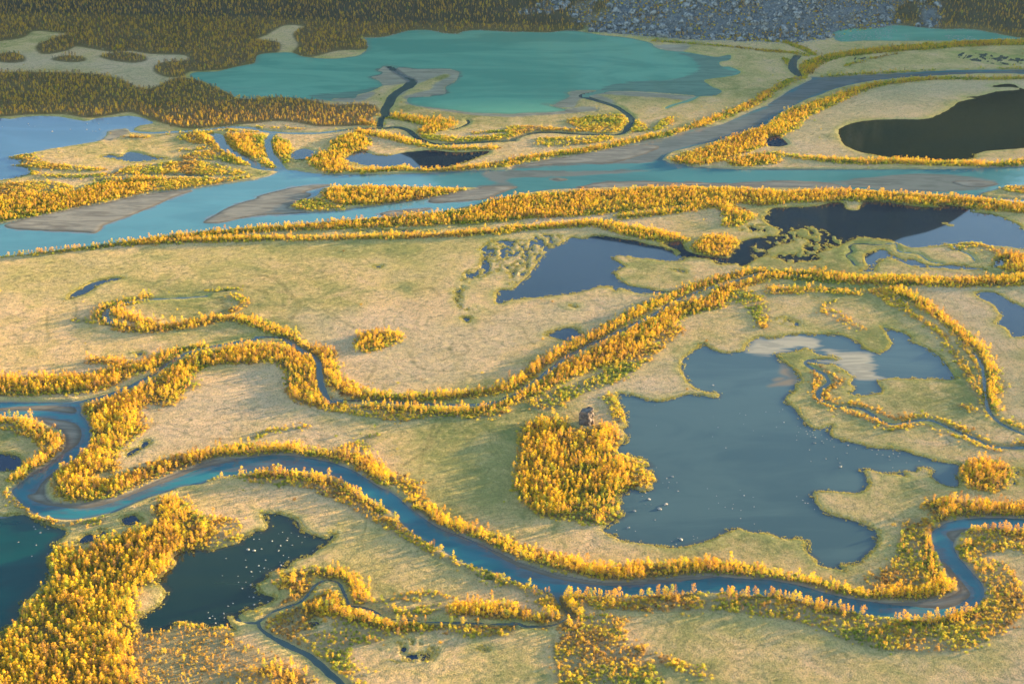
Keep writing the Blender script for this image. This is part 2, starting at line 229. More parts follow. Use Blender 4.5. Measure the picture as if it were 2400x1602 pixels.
SILT_RIV = """C1 0,1540 700,1400 1200,1300 1700,1180 2050,1090 2349,970 D1 0,960 300,780 480,712 1100,680 2349,645 2349,675 1400,702 750,778 350,905 0,1105 C1 2100,1225 1450,1400 1250,1500 800,1500;
B2 2050,10 2349,0 C2 300,0 600,0 1000,-5 1300,-8 1000,30 500,60 0,75 B2 2349,130 2150,100;
D2 -300,110 100,90 600,100 900,60 1400,20 1900,60 2100,100 1900,170 1400,200 900,170 700,145 400,95;
B4 1700,155 2100,320 2340,425 C4 400,570 850,650 600,650 300,620 B4 2340,540 2000,330 1800,240;
B3 0,1120 200,1080 450,1110 700,1180 800,1240 600,1200 300,1170 0,1170 A3 2100,1200 1900,1210;
A3 150,690 450,700 700,760 740,850 700,960 500,1100 300,1240 320,1170 500,1060 600,930 550,810;
A3 250,1400 400,1250 500,1200 400,1350 500,1490 900,1510 1300,1360 2000,1120 1900,1200 1500,1330 1000,1520 600,1560 350,1500;
A3 0,600 500,590 680,610 660,660 0,640;
D4 1530,300 1580,310 1650,400 1600,440 1540,380;
D4 1500,870 1650,780 1560,920 1200,930 1000,900 1100,850;
A3 0,1430 110,1420 130,1566 A4 140,20 0,60 -300,60 A3 -300,1400"""
# trees: visible crowns traced; placed on the ground below
T_STR = """D2 w34 2700,350 2349,320 2000,290 1500,250 1100,225 700,205 300,218 0,215 C2 w48 2349,225 1900,205 w60 1500,215 w72 1000,250 w80 500,285 w70 0,320 B2 w60 2349,345 w42 2000,395 w32 1500,430 w26 1000,460 w20 500,485 w14 0,512 A2 w8 2000,545 1500,600 w6 1000,660 500,715 w4 0,760;
B2 w6 0,600 500,598 1000,590 1500,578 2000,550 2349,530 C2 w10 0,505 300,495 w14 700,460;
A2 w8 1000,650 1300,640 1700,620 2349,605 B2 0,600;
C2 w16 780,460 w24 1000,510 w28 1300,570 w12 1550,610;
C2 w8 1000,400 1300,372 w12 1600,330 w16 1900,290 w26 2050,380 2100,400 w16 2020,460;
D2 w14 -60,915 w20 0,925 400,945 900,975 1400,990 1900,1000 w24 2349,975 2900,950;
D2 w20 2250,870 2349,850 w30 2349,800 2250,790;
C2 w9 2349,905 2150,915 1900,980 1700,1050 1500,1130 1300,1200 1150,1280 1000,1350 900,1420 700,1530 C3 w9 500,50 300,160 150,270 0,390 B3 w9 2250,410 2000,455 1700,480 1300,490 w12 1000,470 w16 850,410 w12 700,300 660,200 w11 640,100 500,50 350,0 B2 w10 300,1480 150,1430 0,1380 A2 w9 2349,1370 2200,1335 2000,1335 w11 1800,1375 1500,1415 w9 1250,1430 1100,1400 w8 950,1340 930,1280 1000,1220 w7 1200,1170 1350,1140;
A2 w8 1400,1380 1250,1345 1100,1300 1070,1270;
A3 w12 1850,30 1600,80 w16 1450,150 1300,210 w24 1100,260 w32 900,340 w36 700,365 500,370 200,380 0,385 -500,400;
A3 w5 850,150 1000,160 1150,190;
C2 w5 2300,980 2130,1020 w12 1950,1080 w20 1850,1180 w24 1650,1230 w22 1500,1280 1350,1370 w26 1250,1430 w28 1150,1510 C3 w34 950,60 w30 800,140 w24 600,210 w20 450,270 w16 350,340 w11 200,430 w8 0,510 B3 w7 2250,550 2000,605 w8 1700,620 1400,595 w5 1200,585 w3 1000,570;
B3 w14 0,990 200,970 400,990 w12 600,1030 w14 800,1030 w17 1000,1090 w14 1100,1180 w10 1200,1260;
B3 w14 1450,1460 1600,1540 B4 w13 1650,70 1850,130 w15 2100,210 w16 2300,290 C4 w15 0,310 200,370 400,430 600,475 800,520 1000,530 1300,510 1500,500 w18 1800,490 w18 2100,510 w14 2300,550 D4 w12 50,570 w13 300,620 450,650 w9 700,690 w11 850,725 w13 1100,710 1300,720 w16 1500,710 w13 1600,690 w10 1560,570 w8 1500,450 w6 1480,350 1470,240 1480,200;
D3 w22 1600,1490 2000,1530 2349,1540 2900,1550;
D4 w8 1600,50 1590,20;
B3 w6 0,1200 200,1195 400,1215 600,1245 800,1315 950,1405 1150,1525;
A3 w3 1850,1215 2050,1190 2250,1190 ;
B4 w2 1300,60 1400,130 1550,215 1750,300 1950,410 2200,525;
C4 w5 60,600 280,640 350,690 460,760 w6 470,800 w7 540,890 600,905 ;
C4 w4 550,745 800,735 1000,725 1200,730 1500,745 w3 1700,680 1850,670 w4 2100,740 2340,740 D4 w6 100,740 w8 300,780 w11 500,830 w12 700,870 w6 850,880 w3 1050,910 w5 1300,960 w8 1600,960 w10 1750,930 w12 1900,880;
D4 w4 1850,150 w5 2030,120 w6 2200,140 2340,160;
D4 w3 1860,270 1750,330;
A3 w3 0,700 200,720 w6 350,785 w8 480,875 520,935 w8 500,1000 w6 400,1060 w4 290,1130 w5 150,1230;
D2 w10 1150,1060 1300,1130 1450,1220 w7 1600,1330 1750,1450 1850,1560 D3 w5 1930,30 1980,130 2030,230 2040,350 2040,470 2060,580;
D2 w3 50,1070 350,1065 500,1070 w5 600,1080 800,1100 ;
B4 w6 300,550 500,520 w9 650,530 w7 800,550 w6 900,640 950,720 w5 930,770;
B4 w6 270,620 w10 450,650 w8 400,700;
B4 w9 500,870 w14 750,840 w9 900,920 1100,975 w8 1300,1010 1500,1010 w2 1700,1000 1950,1000 w3 2300,1010 C4 0,990 ;
B4 w9 1850,860 w14 2100,860 2300,880 C4 w6 0,890 200,940 400,930;
C4 w2 280,990 300,1010; C4 w6 480,980 500,1010;
B4 w8 100,1410 250,1440 w9 400,1540;
B1 w16 1200,1040 w22 1500,1090 w34 1700,1120 w16 1550,1190;
B1 w12 1000,1110 1100,1120; B1 w10 950,1190 w14 1250,1240 w11 1400,1280 w5 1550,1315 w3 1800,1345 2200,1335;
B1 w20 200,1330 270,1390; B1 w6 60,1450 150,1520;
B1 w8 900,1545 1100,1545 1400,1525 1700,1545 w10 2000,1515 2349,1480 C1 w12 0,1465 300,1410 600,1375 900,1325 1100,1285 1300,1235 w12 1600,1175 w10 1800,1090 1950,1040 2100,980 w8 2300,880 D1 w5 0,830 150,765;
D1 w16 330,650 w20 400,570 w16 600,500 900,465 1200,435 1500,415 1900,390 2349,380 2800,380;
D1 w3 500,690 900,665 1300,645 1700,632 2349,615 2800,610;
D1 w4 2800,700 2349,700 2000,705 1600,702 w7 1400,712 1100,745 w10 900,785 w18 650,880 w24 450,960 w30 250,1040 w32 150,1130 50,1180 C1 w46 2250,1250 w46 2000,1340 w48 1800,1410 w32 1600,1455;
C1 w26 2349,1440 2100,1470 D1 w3 0,1390 w4 300,1425 w14 600,1450 900,1465 1200,1460 1500,1475 1800,1485 2100,1495 2349,1470 2800,1450;
A1 w12 1850,1240 w6 2000,1320 2100,1400 2200,1470; A1 w24 2200,1240 w22 2270,1350 2349,1400;
A1 w5 1100,420 1080,430"""
T_REG = """A2 -500,270 0,225 300,190 600,175 900,130 1150,100 1350,120 1300,165 1000,240 600,330 300,390 0,440 -500,500;
A2 900,60 1300,40 1500,60 1200,90;
B3 0,0 250,30 400,100 530,160 550,300 600,450 640,560 500,550 380,500 300,400 300,260 200,170 100,150 0,160 A3 2300,170 2100,170 1900,190 1750,260 1700,380 1600,480 1450,520 1300,560 1250,650 1290,760 1200,850 1080,950 1030,1050 1050,1130 900,1170 760,1230 950,1260 1200,1180 1400,1110 1600,1060 1800,1015 2000,965 2200,935 2349,950 2349,1040 2100,1050 1850,1080 1700,1130 1500,1180 1300,1270 1100,1360 950,1420 800,1430 600,1400 540,1300 520,1180 640,1120 750,1020 850,900 830,780 750,620 780,570 930,530 1080,480 1250,420 1450,320 1600,220 1700,140 1850,100 2100,50 2300,15;
A4 -600,1300 0,1120 60,1060 160,1000 200,880 350,760 450,650 500,560 440,430 520,300 620,310 700,330 820,320 950,250 1100,190 1250,140 1380,80 1450,20 A3 1450,1500 1520,1430 1650,1440 1750,1530 A4 1880,60 1900,200 1850,300 1650,330 1560,400 1540,500 1400,600 1220,680 1220,850 1240,1000 1260,1100 1200,1180 1210,1400 1230,1700 -600,1800;
C3 150,760 300,700 420,690 480,760 560,800 620,780 760,780 830,740 900,770 980,850 930,950 950,1050 1050,1060 1080,1200 1100,1300 960,1380 960,1480 C4 980,0 990,30 850,60 700,50 500,20 300,0 C3 200,1500 100,1400 50,1250 90,1100 100,950 120,850;
D3 1780,1190 1830,1120 1950,1070 2100,1080 2200,1130 2210,1220 2150,1300 2050,1330 1950,1320 1850,1270;
C2 1670,690 1720,620 1850,580 2000,590 2080,640 2050,710 1950,760 1800,750;
B2 970,1500 1050,1460 1180,1460 1290,1480 1290,1530 1200,1566 B3 1150,30 1000,60 950,20;
B1 720,1280 850,1220 980,1240 1020,1300 950,1370 830,1400 800,1490 850,1530 700,1566 550,1500 500,1440 600,1400 700,1350;
B2 640,180 800,135 1100,130 1500,145 1900,160 1700,215 1400,265 1100,285 800,285 660,240"""
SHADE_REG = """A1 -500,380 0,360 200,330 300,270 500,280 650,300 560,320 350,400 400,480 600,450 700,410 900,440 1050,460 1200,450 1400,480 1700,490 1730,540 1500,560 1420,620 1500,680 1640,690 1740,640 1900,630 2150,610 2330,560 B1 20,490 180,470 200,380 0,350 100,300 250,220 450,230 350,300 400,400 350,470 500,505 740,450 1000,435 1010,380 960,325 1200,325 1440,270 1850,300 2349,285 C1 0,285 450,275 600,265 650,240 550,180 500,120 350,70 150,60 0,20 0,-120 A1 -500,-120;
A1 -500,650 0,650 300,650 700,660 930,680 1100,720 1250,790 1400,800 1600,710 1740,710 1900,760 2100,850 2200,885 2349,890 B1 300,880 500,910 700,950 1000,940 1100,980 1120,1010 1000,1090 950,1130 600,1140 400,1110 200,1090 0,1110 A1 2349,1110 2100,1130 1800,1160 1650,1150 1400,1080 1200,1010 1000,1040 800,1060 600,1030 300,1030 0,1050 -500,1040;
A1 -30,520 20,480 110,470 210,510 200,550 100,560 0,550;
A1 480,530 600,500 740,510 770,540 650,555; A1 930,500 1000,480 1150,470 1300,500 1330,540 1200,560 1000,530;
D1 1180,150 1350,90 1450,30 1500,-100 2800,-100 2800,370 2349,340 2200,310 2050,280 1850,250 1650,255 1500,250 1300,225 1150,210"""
S_STR = """C3 w32.4 1250,40 w29.7 1050,200 w24.3 900,320 w21.6 700,400 w24.3 500,480 w27 300,570;
C2 w35.1 2080,1130 w21.6 2250,1250 w10.8 2300,1430; C2 w27 1450,1450 1350,1540;
C3 w12.2 900,520 960,620 1000,720;
B3 w13.5 0,1270 400,1300 700,1390 900,1490 B4 w10.8 1050,30 1250,140 1500,280 1750,410 2000,510 2300,650 C4 w10.8 0,640 200,740 350,850;
B3 w18.9 700,600 1000,640 w21.6 1300,680 w13.5 1700,660 w10.8 2000,680 2300,630;
B3 w5.4 0,880 100,830 250,800 400,790 450,770; B3 w8.1 930,940 1000,900 1100,860; B3 w16.2 1250,1270 1400,1300 1450,1400;
B3 w18.9 850,1000 950,960;
D4 w27 1380,130 w27 1370,300 w32.4 1350,450 w29.7 1250,570 w18.9 1000,660;
C4 w13.5 600,810 1000,850 w16.2 1500,840 2000,850 2300,890 D4 w18.9 100,900 w18.9 400,970 w32.4 800,1080 w37.8 1200,1130 w40.5 1600,1110 w37.8 1900,1010 w37.8 2100,820 w32.4 2080,620 w21.6 1920,470 w16.2 1800,340;
D4 w21.6 1950,320 w24.3 2150,240 2340,290 2700,300;
A3 w13.5 50,770 w12.2 250,840 400,900 w6.75 400,1000;
A3 w5.4 50,1400 200,1530 A4 w5.4 300,40 400,75 600,105 w8.1 900,85;
D2 w8.1 1200,1190 1300,1310 1450,1400 1600,1500 D3 w8.1 1650,50 1750,160 1820,280 1880,400 1950,500 1970,600 2050,680 w5.4 2200,740 2349,800;
D3 w4.05 1750,20 1850,120 1920,220 1945,320 1945,440; D3 w8.1 2080,300 2130,420 2100,480; D3 w6.75 1780,590 1950,640;
D2 w4.05 600,1200 540,1230 500,1260 520,1310 600,1340 750,1400 850,1450; D2 w3.38 560,1270 700,1340 800,1400;
D2 w18.9 1000,1110 1100,1160 1200,1240; D2 w10.8 0,1120 300,1120;
D3 w5.4 440,300 w6.75 470,350 430,420 w5.4 430,490 480,550 600,600 w8.1 750,650 950,720 1100,790 w8.1 1200,795 w5.4 1400,760 1600,830 1800,890 w9.45 1950,950 2100,1000;
D3 w4.05 480,230 520,260 600,310 w10.8 640,380 w6.75 540,450 530,510 w5.4 640,555 800,570 950,610 1100,680 1200,710 w6.75 1350,680 1500,690 1650,740 1800,810 1950,880 2040,930 w8.1 2200,950 2349,940 2700,930;
B4 w5.4 60,950 100,930 250,840 380,780; B4 w4.05 1000,820 1300,800 1500,800; B4 w4.05 1350,750 1550,740 1750,770 ; B4 w9.45 1200,880 1450,910 w13.5 1650,860;
C1 w12.2 0,1175 250,1185 500,1195; C1 w13.5 300,1295 600,1275 900,1270; C1 w8.1 1100,1110 1150,1170 1200,1200; C1 w8.1 1350,1160 1450,1090;
B1 w12.2 1500,1250 1900,1280 2349,1240; B1 w9.45 2000,1220 2349,1200; B1 w13.5 300,1260 ;
C1 w8.1 1300,375 1700,405 2000,430 2349,470 D1 w12.2 0,470 w10.8 200,480 350,510; D1 w13.5 0,375 150,385 300,440 420,500;
D1 w13.5 100,790 200,740 320,700 w9.45 200,600 150,540; D1 w4.05 700,610 900,550 1200,490; D1 w8.1 600,500 1000,450 1600,400 2349,360;
A1 w9.45 200,1515 500,1545; A1 w4.05 150,1445 300,1450; A1 w8.1 1700,1260 1800,1310 w10.8 1900,1300; A1 w5.4 1650,1370 1800,1380 1950,1310; A1 w10.8 1700,1440 2000,1460;
A2 w10.8 300,20 500,50 800,50 1300,20 1900,10 2200,30;
D2 w12.2 1700,700 1900,680 2050,720 2150,765; D2 w24.3 2250,170 2349,180 2600,180;
A1 w6.75 1150,1260 1350,1260; A1 w4.05 1500,1220 1700,1215; A1 w5.4 2000,1190 2349,1210 B1 w4.05 0,1165 400,1185; B1 w4.05 600,1215 900,1180;
A2 w6.75 1900,1100 2200,1090; A2 w12.2 2150,1150 2250,1200 2150,1280; A2 w8.1 700,1360 850,1390;
C2 w5.4 0,430 400,400 800,390; C2 w4.05 1600,1280 1850,1250"""
S_REG = """A1 1650,1260 1750,1210 1950,1210 2010,1300 2120,1420 2300,1510 2100,1500 1900,1440 1700,1460 1750,1400 1950,1380 1900,1300 1750,1310;
B1 0,1240 100,1240 90,1330 60,1420 0,1400 A1 2200,1420 2050,1300 2050,1240 2200,1225;
A1 1150,1540 1500,1500 1800,1480 2100,1540 2200,1600 1200,1600; A1 100,1445 300,1420 450,1500 800,1530 1000,1560 500,1560 250,1500;
B1 1480,1230 1900,1260 2349,1230 C1 0,1200 0,1270 B1 2349,1290 2000,1300 1700,1300; C1 250,1270 600,1260 950,1255 700,1320 300,1340;
B1 150,1250 300,1290 320,1400 300,1500 220,1480 150,1350;
C1 0,1160 500,1180 700,1215 300,1205 0,1240; C1 1080,1100 1200,1130 1250,1190 1100,1210; C1 1350,1120 1480,1070 1460,1140 1300,1200;
B4 100,1000 300,880 500,800 650,700 750,760 850,880 1000,920 1200,980 1500,1040 1900,1030 2340,1040 2340,1110 2100,1140 1900,1130 1700,1080 1300,1110 1100,1190 900,1210 870,1250 880,1400 1050,1600 900,1600 700,1400 500,1270 300,1180 100,1080;
C4 480,1100 600,1000 650,940 900,950 1050,980 1000,1080 1100,1200 1250,1260 1500,1350 1700,1400 1850,1480 1700,1500 1400,1400 1230,1330 1350,1600 500,1600 420,1400 400,1250;
A4 1250,1140 1500,1090 1560,1010 1800,1010 2050,1040 2150,1150 2340,1250 B4 150,1350 300,1420 500,1600 A4 1250,1700;
C1 500,1110 800,1060 1000,1060 1060,1110 1020,1190 900,1220 700,1210;
C3 980,1050 1200,1090 1240,1150 1290,1220 1310,1290 1260,1350 1150,1330 1100,1340 980,1390 960,1250;
A4 1850,60 2150,60 2210,180 2150,270 1950,320 1650,350 1700,280;
A2 0,120 300,105 500,100 700,160 900,95 1200,75 1600,65 2000,70 2300,55 2100,100 1800,145 1500,185 1200,230 900,290 600,350 300,410 0,470 -500,560 -500,150;
D4 2000,700 2100,500 2000,420 2200,500 2280,700 2250,900 2150,1050 1900,1150 1750,1150;
B2 330,330 420,280 560,260 700,310 850,350 650,370 450,365;
A3 1350,520 1500,600 1650,560 1700,460 1850,400 1780,320 1900,220 1800,200 1650,350 1500,480;
A3 1100,850 1250,780 1400,750 1350,800 1200,880"""
S_HOLE = "B4 450,1010 550,970 700,970 720,1080 600,1110 480,1080"
MUD = """B1 1060,708 1130,640 1180,600 1260,600 1380,615 1480,630 1700,625 1850,650 1870,690 1820,755 1740,800 1745,860 1640,870 1580,895 1450,890 1400,920 1350,890 1500,850 1600,820 1640,770 1780,700 1700,690 1500,770 1400,830 1330,880 1260,880 1300,820 1400,770 1160,790 1120,745;
B1 530,900 700,910 930,875 1060,845 1090,860 1000,920 900,940 700,935 500,915;
B1 1390,930 1600,980 1800,1005 2000,1030 2349,1040 C1 300,1020 500,1000 650,980 800,1000 700,1030 300,1060 0,1080 B1 2349,1080 2000,1060 1700,1020 1500,985 1380,960;
C1 380,960 520,850 600,828 830,838 1100,840 1500,870 1700,890 1600,925 1400,905 1100,885 800,870 880,900 950,960 800,935 650,905 600,930 560,990 400,985;
C1 1290,420 1620,412 1560,480 1480,475 1370,455;
A1 980,1240 985,1205 1130,1180 1200,1210 1150,1240 1000,1290 930,1285 700,1335 880,1300;
B3 690,560 700,520 780,540 740,575"""
PALE = """D1 150,1160 400,1030 700,900 1000,810 1500,760 2349,740 2700,740 2700,1000 1900,890 1700,930 1500,1060 1200,1090 850,1100 660,1180 640,1280 800,1400 600,1420 200,1380;
C3 700,450 1100,300 1500,150 2100,40 1650,100 1540,250 1650,420 1500,510 1200,500;
D2 1400,1120 2000,1060 2700,1100 2700,1250 1900,1130 2050,1300 2100,1450 2300,1600 D3 2349,700 2100,500 2050,150 1850,20 D2 1750,1400;
A3 1150,850 1400,600 1800,450 2349,250 B3 100,200 300,600 900,800 900,950 700,980 0,880 A3 1900,920 1500,1050 1100,1150;
B2 300,1350 1000,1300 2000,1400 2349,1300 C2 900,1150 1300,1150 700,1400 C3 0,100 B3 2200,250 1700,420 1000,400 750,200;
A1 -400,500 400,490 900,560 1400,500 1700,500 1500,640 1500,760 1200,760 700,640 -400,620"""
GREEN = """A2 -400,900 300,820 1200,740 2349,650 B2 1500,600 2349,560 C2 800,560 500,620 B2 2000,700 1700,1000 1500,1150 900,900 300,850 A2 2200,1000 1300,900 900,1200 400,1200 -400,1150;
C4 700,900 2349,900 D4 900,1150 1700,1250 2200,1300 1200,1450 C4 2200,1200 1300,1050;
B3 900,1250 1400,1150 2349,900 2349,1566 1900,1566 1500,1350;
B4 700,100 1100,120 2000,560 2300,700 1200,720 700,500"""
SCARS = """B2 w4 -60,960 80,975 200,1020 290,1110 370,1190 400,1260 350,1340 300,1380;
A2 w6 2000,1180 2060,1230 2050,1290 1950,1330; A2 w5 1950,1050 2200,1060 2340,1090 B2 100,1130;
B3 w1.6 1720,750 1600,950 1500,1040 1350,1150; B3 w1.4 1650,750 1590,900 1530,1050 1500,1230;
C2 w2 0,1400 100,1450 130,1530 200,1600; B2 w2 2020,1370 2150,1390 2300,1410 2349,1410;
B3 w3 1100,200 1080,280 1000,380; B3 w3 1780,60 1800,120 1900,130 1950,80 1900,30 1800,30;
D3 w1.5 1900,0 2050,150 2130,300; D3 w1.5 2130,570 2300,760;
A3 w2 0,50 300,20 600,-10; A2 w1.8 440,1300 430,1420 450,1566; A2 w1.5 600,1000 700,1250 680,1400;
C4 w2.5 380,1130 390,1270 410,1400 450,1500 500,1600; D4 w2 1310,130 1240,200 1250,290 1310,380;
D4 w2.5 1100,75 1200,100 1290,105; A3 w1.6 1560,800 1750,870 1900,890 2100,900 2300,880;
B2 w2 600,1270 900,1450 1100,1566; B2 w4 1450,1110 1600,1080 1680,1150; B3 w2 1400,100 1500,250 1750,280"""
from mathutils import noise as mnoise
# ------------------------------------------------------------------ fields on the grid
SUB = slice(None)
w_fine = fbm(GX/6.5, GY/6.5, 1, 3) - 0.5
w_mid = fbm(GX/22, GY/22, 2, 3) - 0.5
marsh_n = fbm(GX/5.5, GY/9.0, 3, 3)*0.75 + fbm(GX/26, GY/34, 4, 2)*0.25
def wig(F, a, b=0.0): return F + np.where(np.abs(F) < 28, w_fine*a*2 + w_mid*b*2, 0)
isl = regions(RIV_ISL); misl = wig(regions(MIDPOND_ISL), 5, 3)
TURQ_C, RIV_C, RIV2_C, BLUE_C, DARK_C, STR_C = 'turq', 'river', 'lowriver', 'blue', 'dark', 'stream'
bodies = []
def body(name, F, mat): bodies.append((name, F, mat))
body('lake', wig(region(TURQ), 0.8, 1.0), 'turq')
body('lake', wig(region(NE_LAKE), 2, 1), 'turq')
body('lake', wig(region(W_LAKE), 1.5, 1.5), 'wblue')
tufts = np.maximum(region('D2 -150,700 30,640 300,510 520,560 700,650 480,800 200,850 -100,800'), (0.56 - fbm(GX/4.5, GY/8, 61, 3))*40)
body('lake', np.maximum(np.maximum(wig(region(MIDPOND), 1.6, 1.5), -misl), -tufts), 'blue')
body('lake', wig(region(BIGLAKE), 1.3, 1.0), 'slate')
body('lake', wig(region(E_LAKE), 1.5, 1.0), 'dark')
body('lake', wig(region(SW_LAKE), 1.2, 1.0), 'teal')
body('lake', wig(region(F_POND), 1.6, 1.0), 'dark2')
body('river', np.maximum(wig(region(MAINRIV), 0.7, 0.6), -isl), 'river')
body('river', wig(region(ARM), 0.7, 0.6), 'river')
body('river', wig(region(LOWRIV), 0.6, 0.5), 'lowriver')
body('stream', wig(strokes(MIDRIV), 1.0, 0.9), 'stream')
for ln in CHANNELS.split(';') + FRONTCH.split(';'):
    body('stream', wig(strokes(ln), 1.0, 0.9), 'stream')
for ln in DARKPONDS.split(';'): body('pond', wig(region(ln), 1.5, 0.5), 'ink')
for ln in BLUEPONDS.split(';'): body('pond', wig(region(ln), 1.6, 1.0), 'blue')
for ln in MARSH.split(';'):
    F = region(ln); body('pond', np.maximum(F + w_mid*6, (0.55 - marsh_n)*34), 'ink' if ln.strip()[0:2] == 'B4' else 'stream' if ln.strip()[0:2] == 'D1' else 'blue')
FC = strokes(FRONTCH)
L = np.full((NRr, NC), 30.0)
for _, F, _m in bodies: np.minimum(L, F, out=L)
Lnat = L.copy()
Bf = wig(np.minimum(regions(BARS), 30), 0.8, 0.8); Bf2 = wig(regions(BARS2), 0.8, 0.8)
Bmin = np.minimum(Bf, Bf2)
riv = np.minimum.reduce([F for n, F, m in bodies if n == 'river'])
silt = np.clip(0.5 - np.minimum(regions(SILT_RIV), regions(SILT))/20.0, 0, 1)
silt = np.maximum(silt, np.clip(0.85 - (Bmin + w_mid*10)/10.0, 0, .8))
brown = np.clip(0.5 - regions(SILT_BROWN)/6.0, 0, 1)
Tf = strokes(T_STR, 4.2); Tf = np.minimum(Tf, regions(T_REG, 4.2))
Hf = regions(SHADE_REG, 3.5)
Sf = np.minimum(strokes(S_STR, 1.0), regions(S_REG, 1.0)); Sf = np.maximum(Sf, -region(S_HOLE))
HZ = hill(GX, GY)
bank = np.where(riv < 8, 1.6, 0.9)
Z = np.where(L > 0, bank*sstep(0, 4.5, L), np.maximum(L*0.35, -2.0)) + np.where(L > 4, 0.25*(fbm(GX/30, GY/30, 6, 3)-0.5)*sstep(4, 12, L), 0)
bar_z = np.clip(-Bmin*0.07, -0.6, 0.42)
in_bar = (Bmin < 3) & (L < 0.5)
Z = np.where(in_bar, np.maximum(Z, bar_z), Z)
sand = np.where(L < 0.3, 1.0, 0.0)*(Bmin < 4) + 0
sand = np.clip(sand + (1-sstep(0.5, 4.0, riv))*(riv > -1)*0.9, 0, 1)
mud = np.clip(0.5 - wig(regions(MUD), 2, 2)/5.0, 0, 1)*(L > -1)
sand = np.maximum(sand, mud*0.85)
Z = np.where(mud > .3, np.minimum(Z, .35), Z) + HZ
pale = np.clip(0.5 - (regions(PALE)+w_mid*30)/34.0, 0, 1); green = np.clip(0.5 - (regions(GREEN)+w_mid*30)/34.0, 0, 1)
scar = np.clip(0.8 - strokes(SCARS)/1.6, 0, 1)
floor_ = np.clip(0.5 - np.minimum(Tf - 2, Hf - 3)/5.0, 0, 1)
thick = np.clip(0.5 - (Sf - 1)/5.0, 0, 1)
shore = np.clip(Lnat, -30, 30)

# ------------------------------------------------------------------ node helpers and materials
def new_mat(name):
    m = bpy.data.materials.new(name); m.use_nodes = True; nt = m.node_tree
    for n in list(nt.nodes): nt.nodes.remove(n)
    return m, nt
class G:
    def __init__(s, nt): s.nt = nt
    def n(s, t, **k):
        nd = s.nt.nodes.new(t)
        for a, b in k.items(): setattr(nd, a, b)
        return nd
    def l(s, a, b): s.nt.links.new(a, b)
    def put(s, sock, v):
        if hasattr(v, 'is_linked') or isinstance(v, bpy.types.NodeSocket): s.l(v, sock)
        else: sock.default_value = (*v, 1) if isinstance(v, tuple) and len(v) == 3 and sock.type == 'RGBA' else v
    def math(s, op, a, b=0.0, clamp=False):
        nd = s.n('ShaderNodeMath', operation=op, use_clamp=clamp); s.put(nd.inputs[0], a); s.put(nd.inputs[1], b); return nd.outputs[0]
    def mix(s, f, a, b, mode='MIX'):
        nd = s.n('ShaderNodeMix', data_type='RGBA', blend_type=mode); s.put(nd.inputs[0], f); s.put(nd.inputs[6], a); s.put(nd.inputs[7], b); return nd.outputs[2]
    def attr(s, name, kind='GEOMETRY'):
        return s.n('ShaderNodeAttribute', attribute_name=name, attribute_type=kind).outputs['Fac']
    def noise(s, vec, scale, detail=3, rough=0.55, dist=0.0):
        nd = s.n('ShaderNodeTexNoise'); s.l(vec, nd.inputs['Vector']); nd.inputs['Scale'].default_value = scale
        nd.inputs['Detail'].default_value = detail; nd.inputs['Roughness'].default_value = rough; nd.inputs['Distortion'].default_value = dist; return nd
    def ramp(s, f, stops):
        nd = s.n('ShaderNodeValToRGB'); s.put(nd.inputs[0], f); e = nd.color_ramp.elements
        while len(e) < len(stops): e.new(0.5)
        for i, (p, c) in enumerate(stops): e[i].position = p; e[i].color = (*c, 1) if len(c) == 3 else c
        return nd.outputs[0]
    def maprange(s, v, a, b, c=0.0, d=1.0):
        nd = s.n('ShaderNodeMapRange', interpolation_type='SMOOTHSTEP'); s.put(nd.inputs[0], v)
        for i, x in enumerate((a, b, c, d)): nd.inputs[i+1].default_value = x
        return nd.outputs[0]
    def scaled(s, vec, sc_):
        nd = s.n('ShaderNodeMapping'); s.l(vec, nd.inputs[0]); nd.inputs['Scale'].default_value = sc_; return nd.outputs[0]
    def rough_normal(s, pos, layers):
        """fine relief of tufts: the surface normal tilted by noise"""
        nrm = s.n('ShaderNodeNewGeometry').outputs['Normal']; acc = nrm
        for sc_, amt in layers:
            c = s.noise(pos, sc_, 1, 0.5).outputs['Color']
            a = s.n('ShaderNodeVectorMath', operation='SUBTRACT'); s.l(c, a.inputs[0]); a.inputs[1].default_value = (.5, .5, .5)
            b = s.n('ShaderNodeVectorMath', operation='SCALE'); s.l(a.outputs[0], b.inputs[0]); s.put(b.inputs['Scale'], amt)
            d = s.n('ShaderNodeVectorMath', operation='ADD'); s.l(acc, d.inputs[0]); s.l(b.outputs[0], d.inputs[1]); acc = d.outputs[0]
        e = s.n('ShaderNodeVectorMath', operation='NORMALIZE'); s.l(acc, e.inputs[0]); return e.outputs[0]

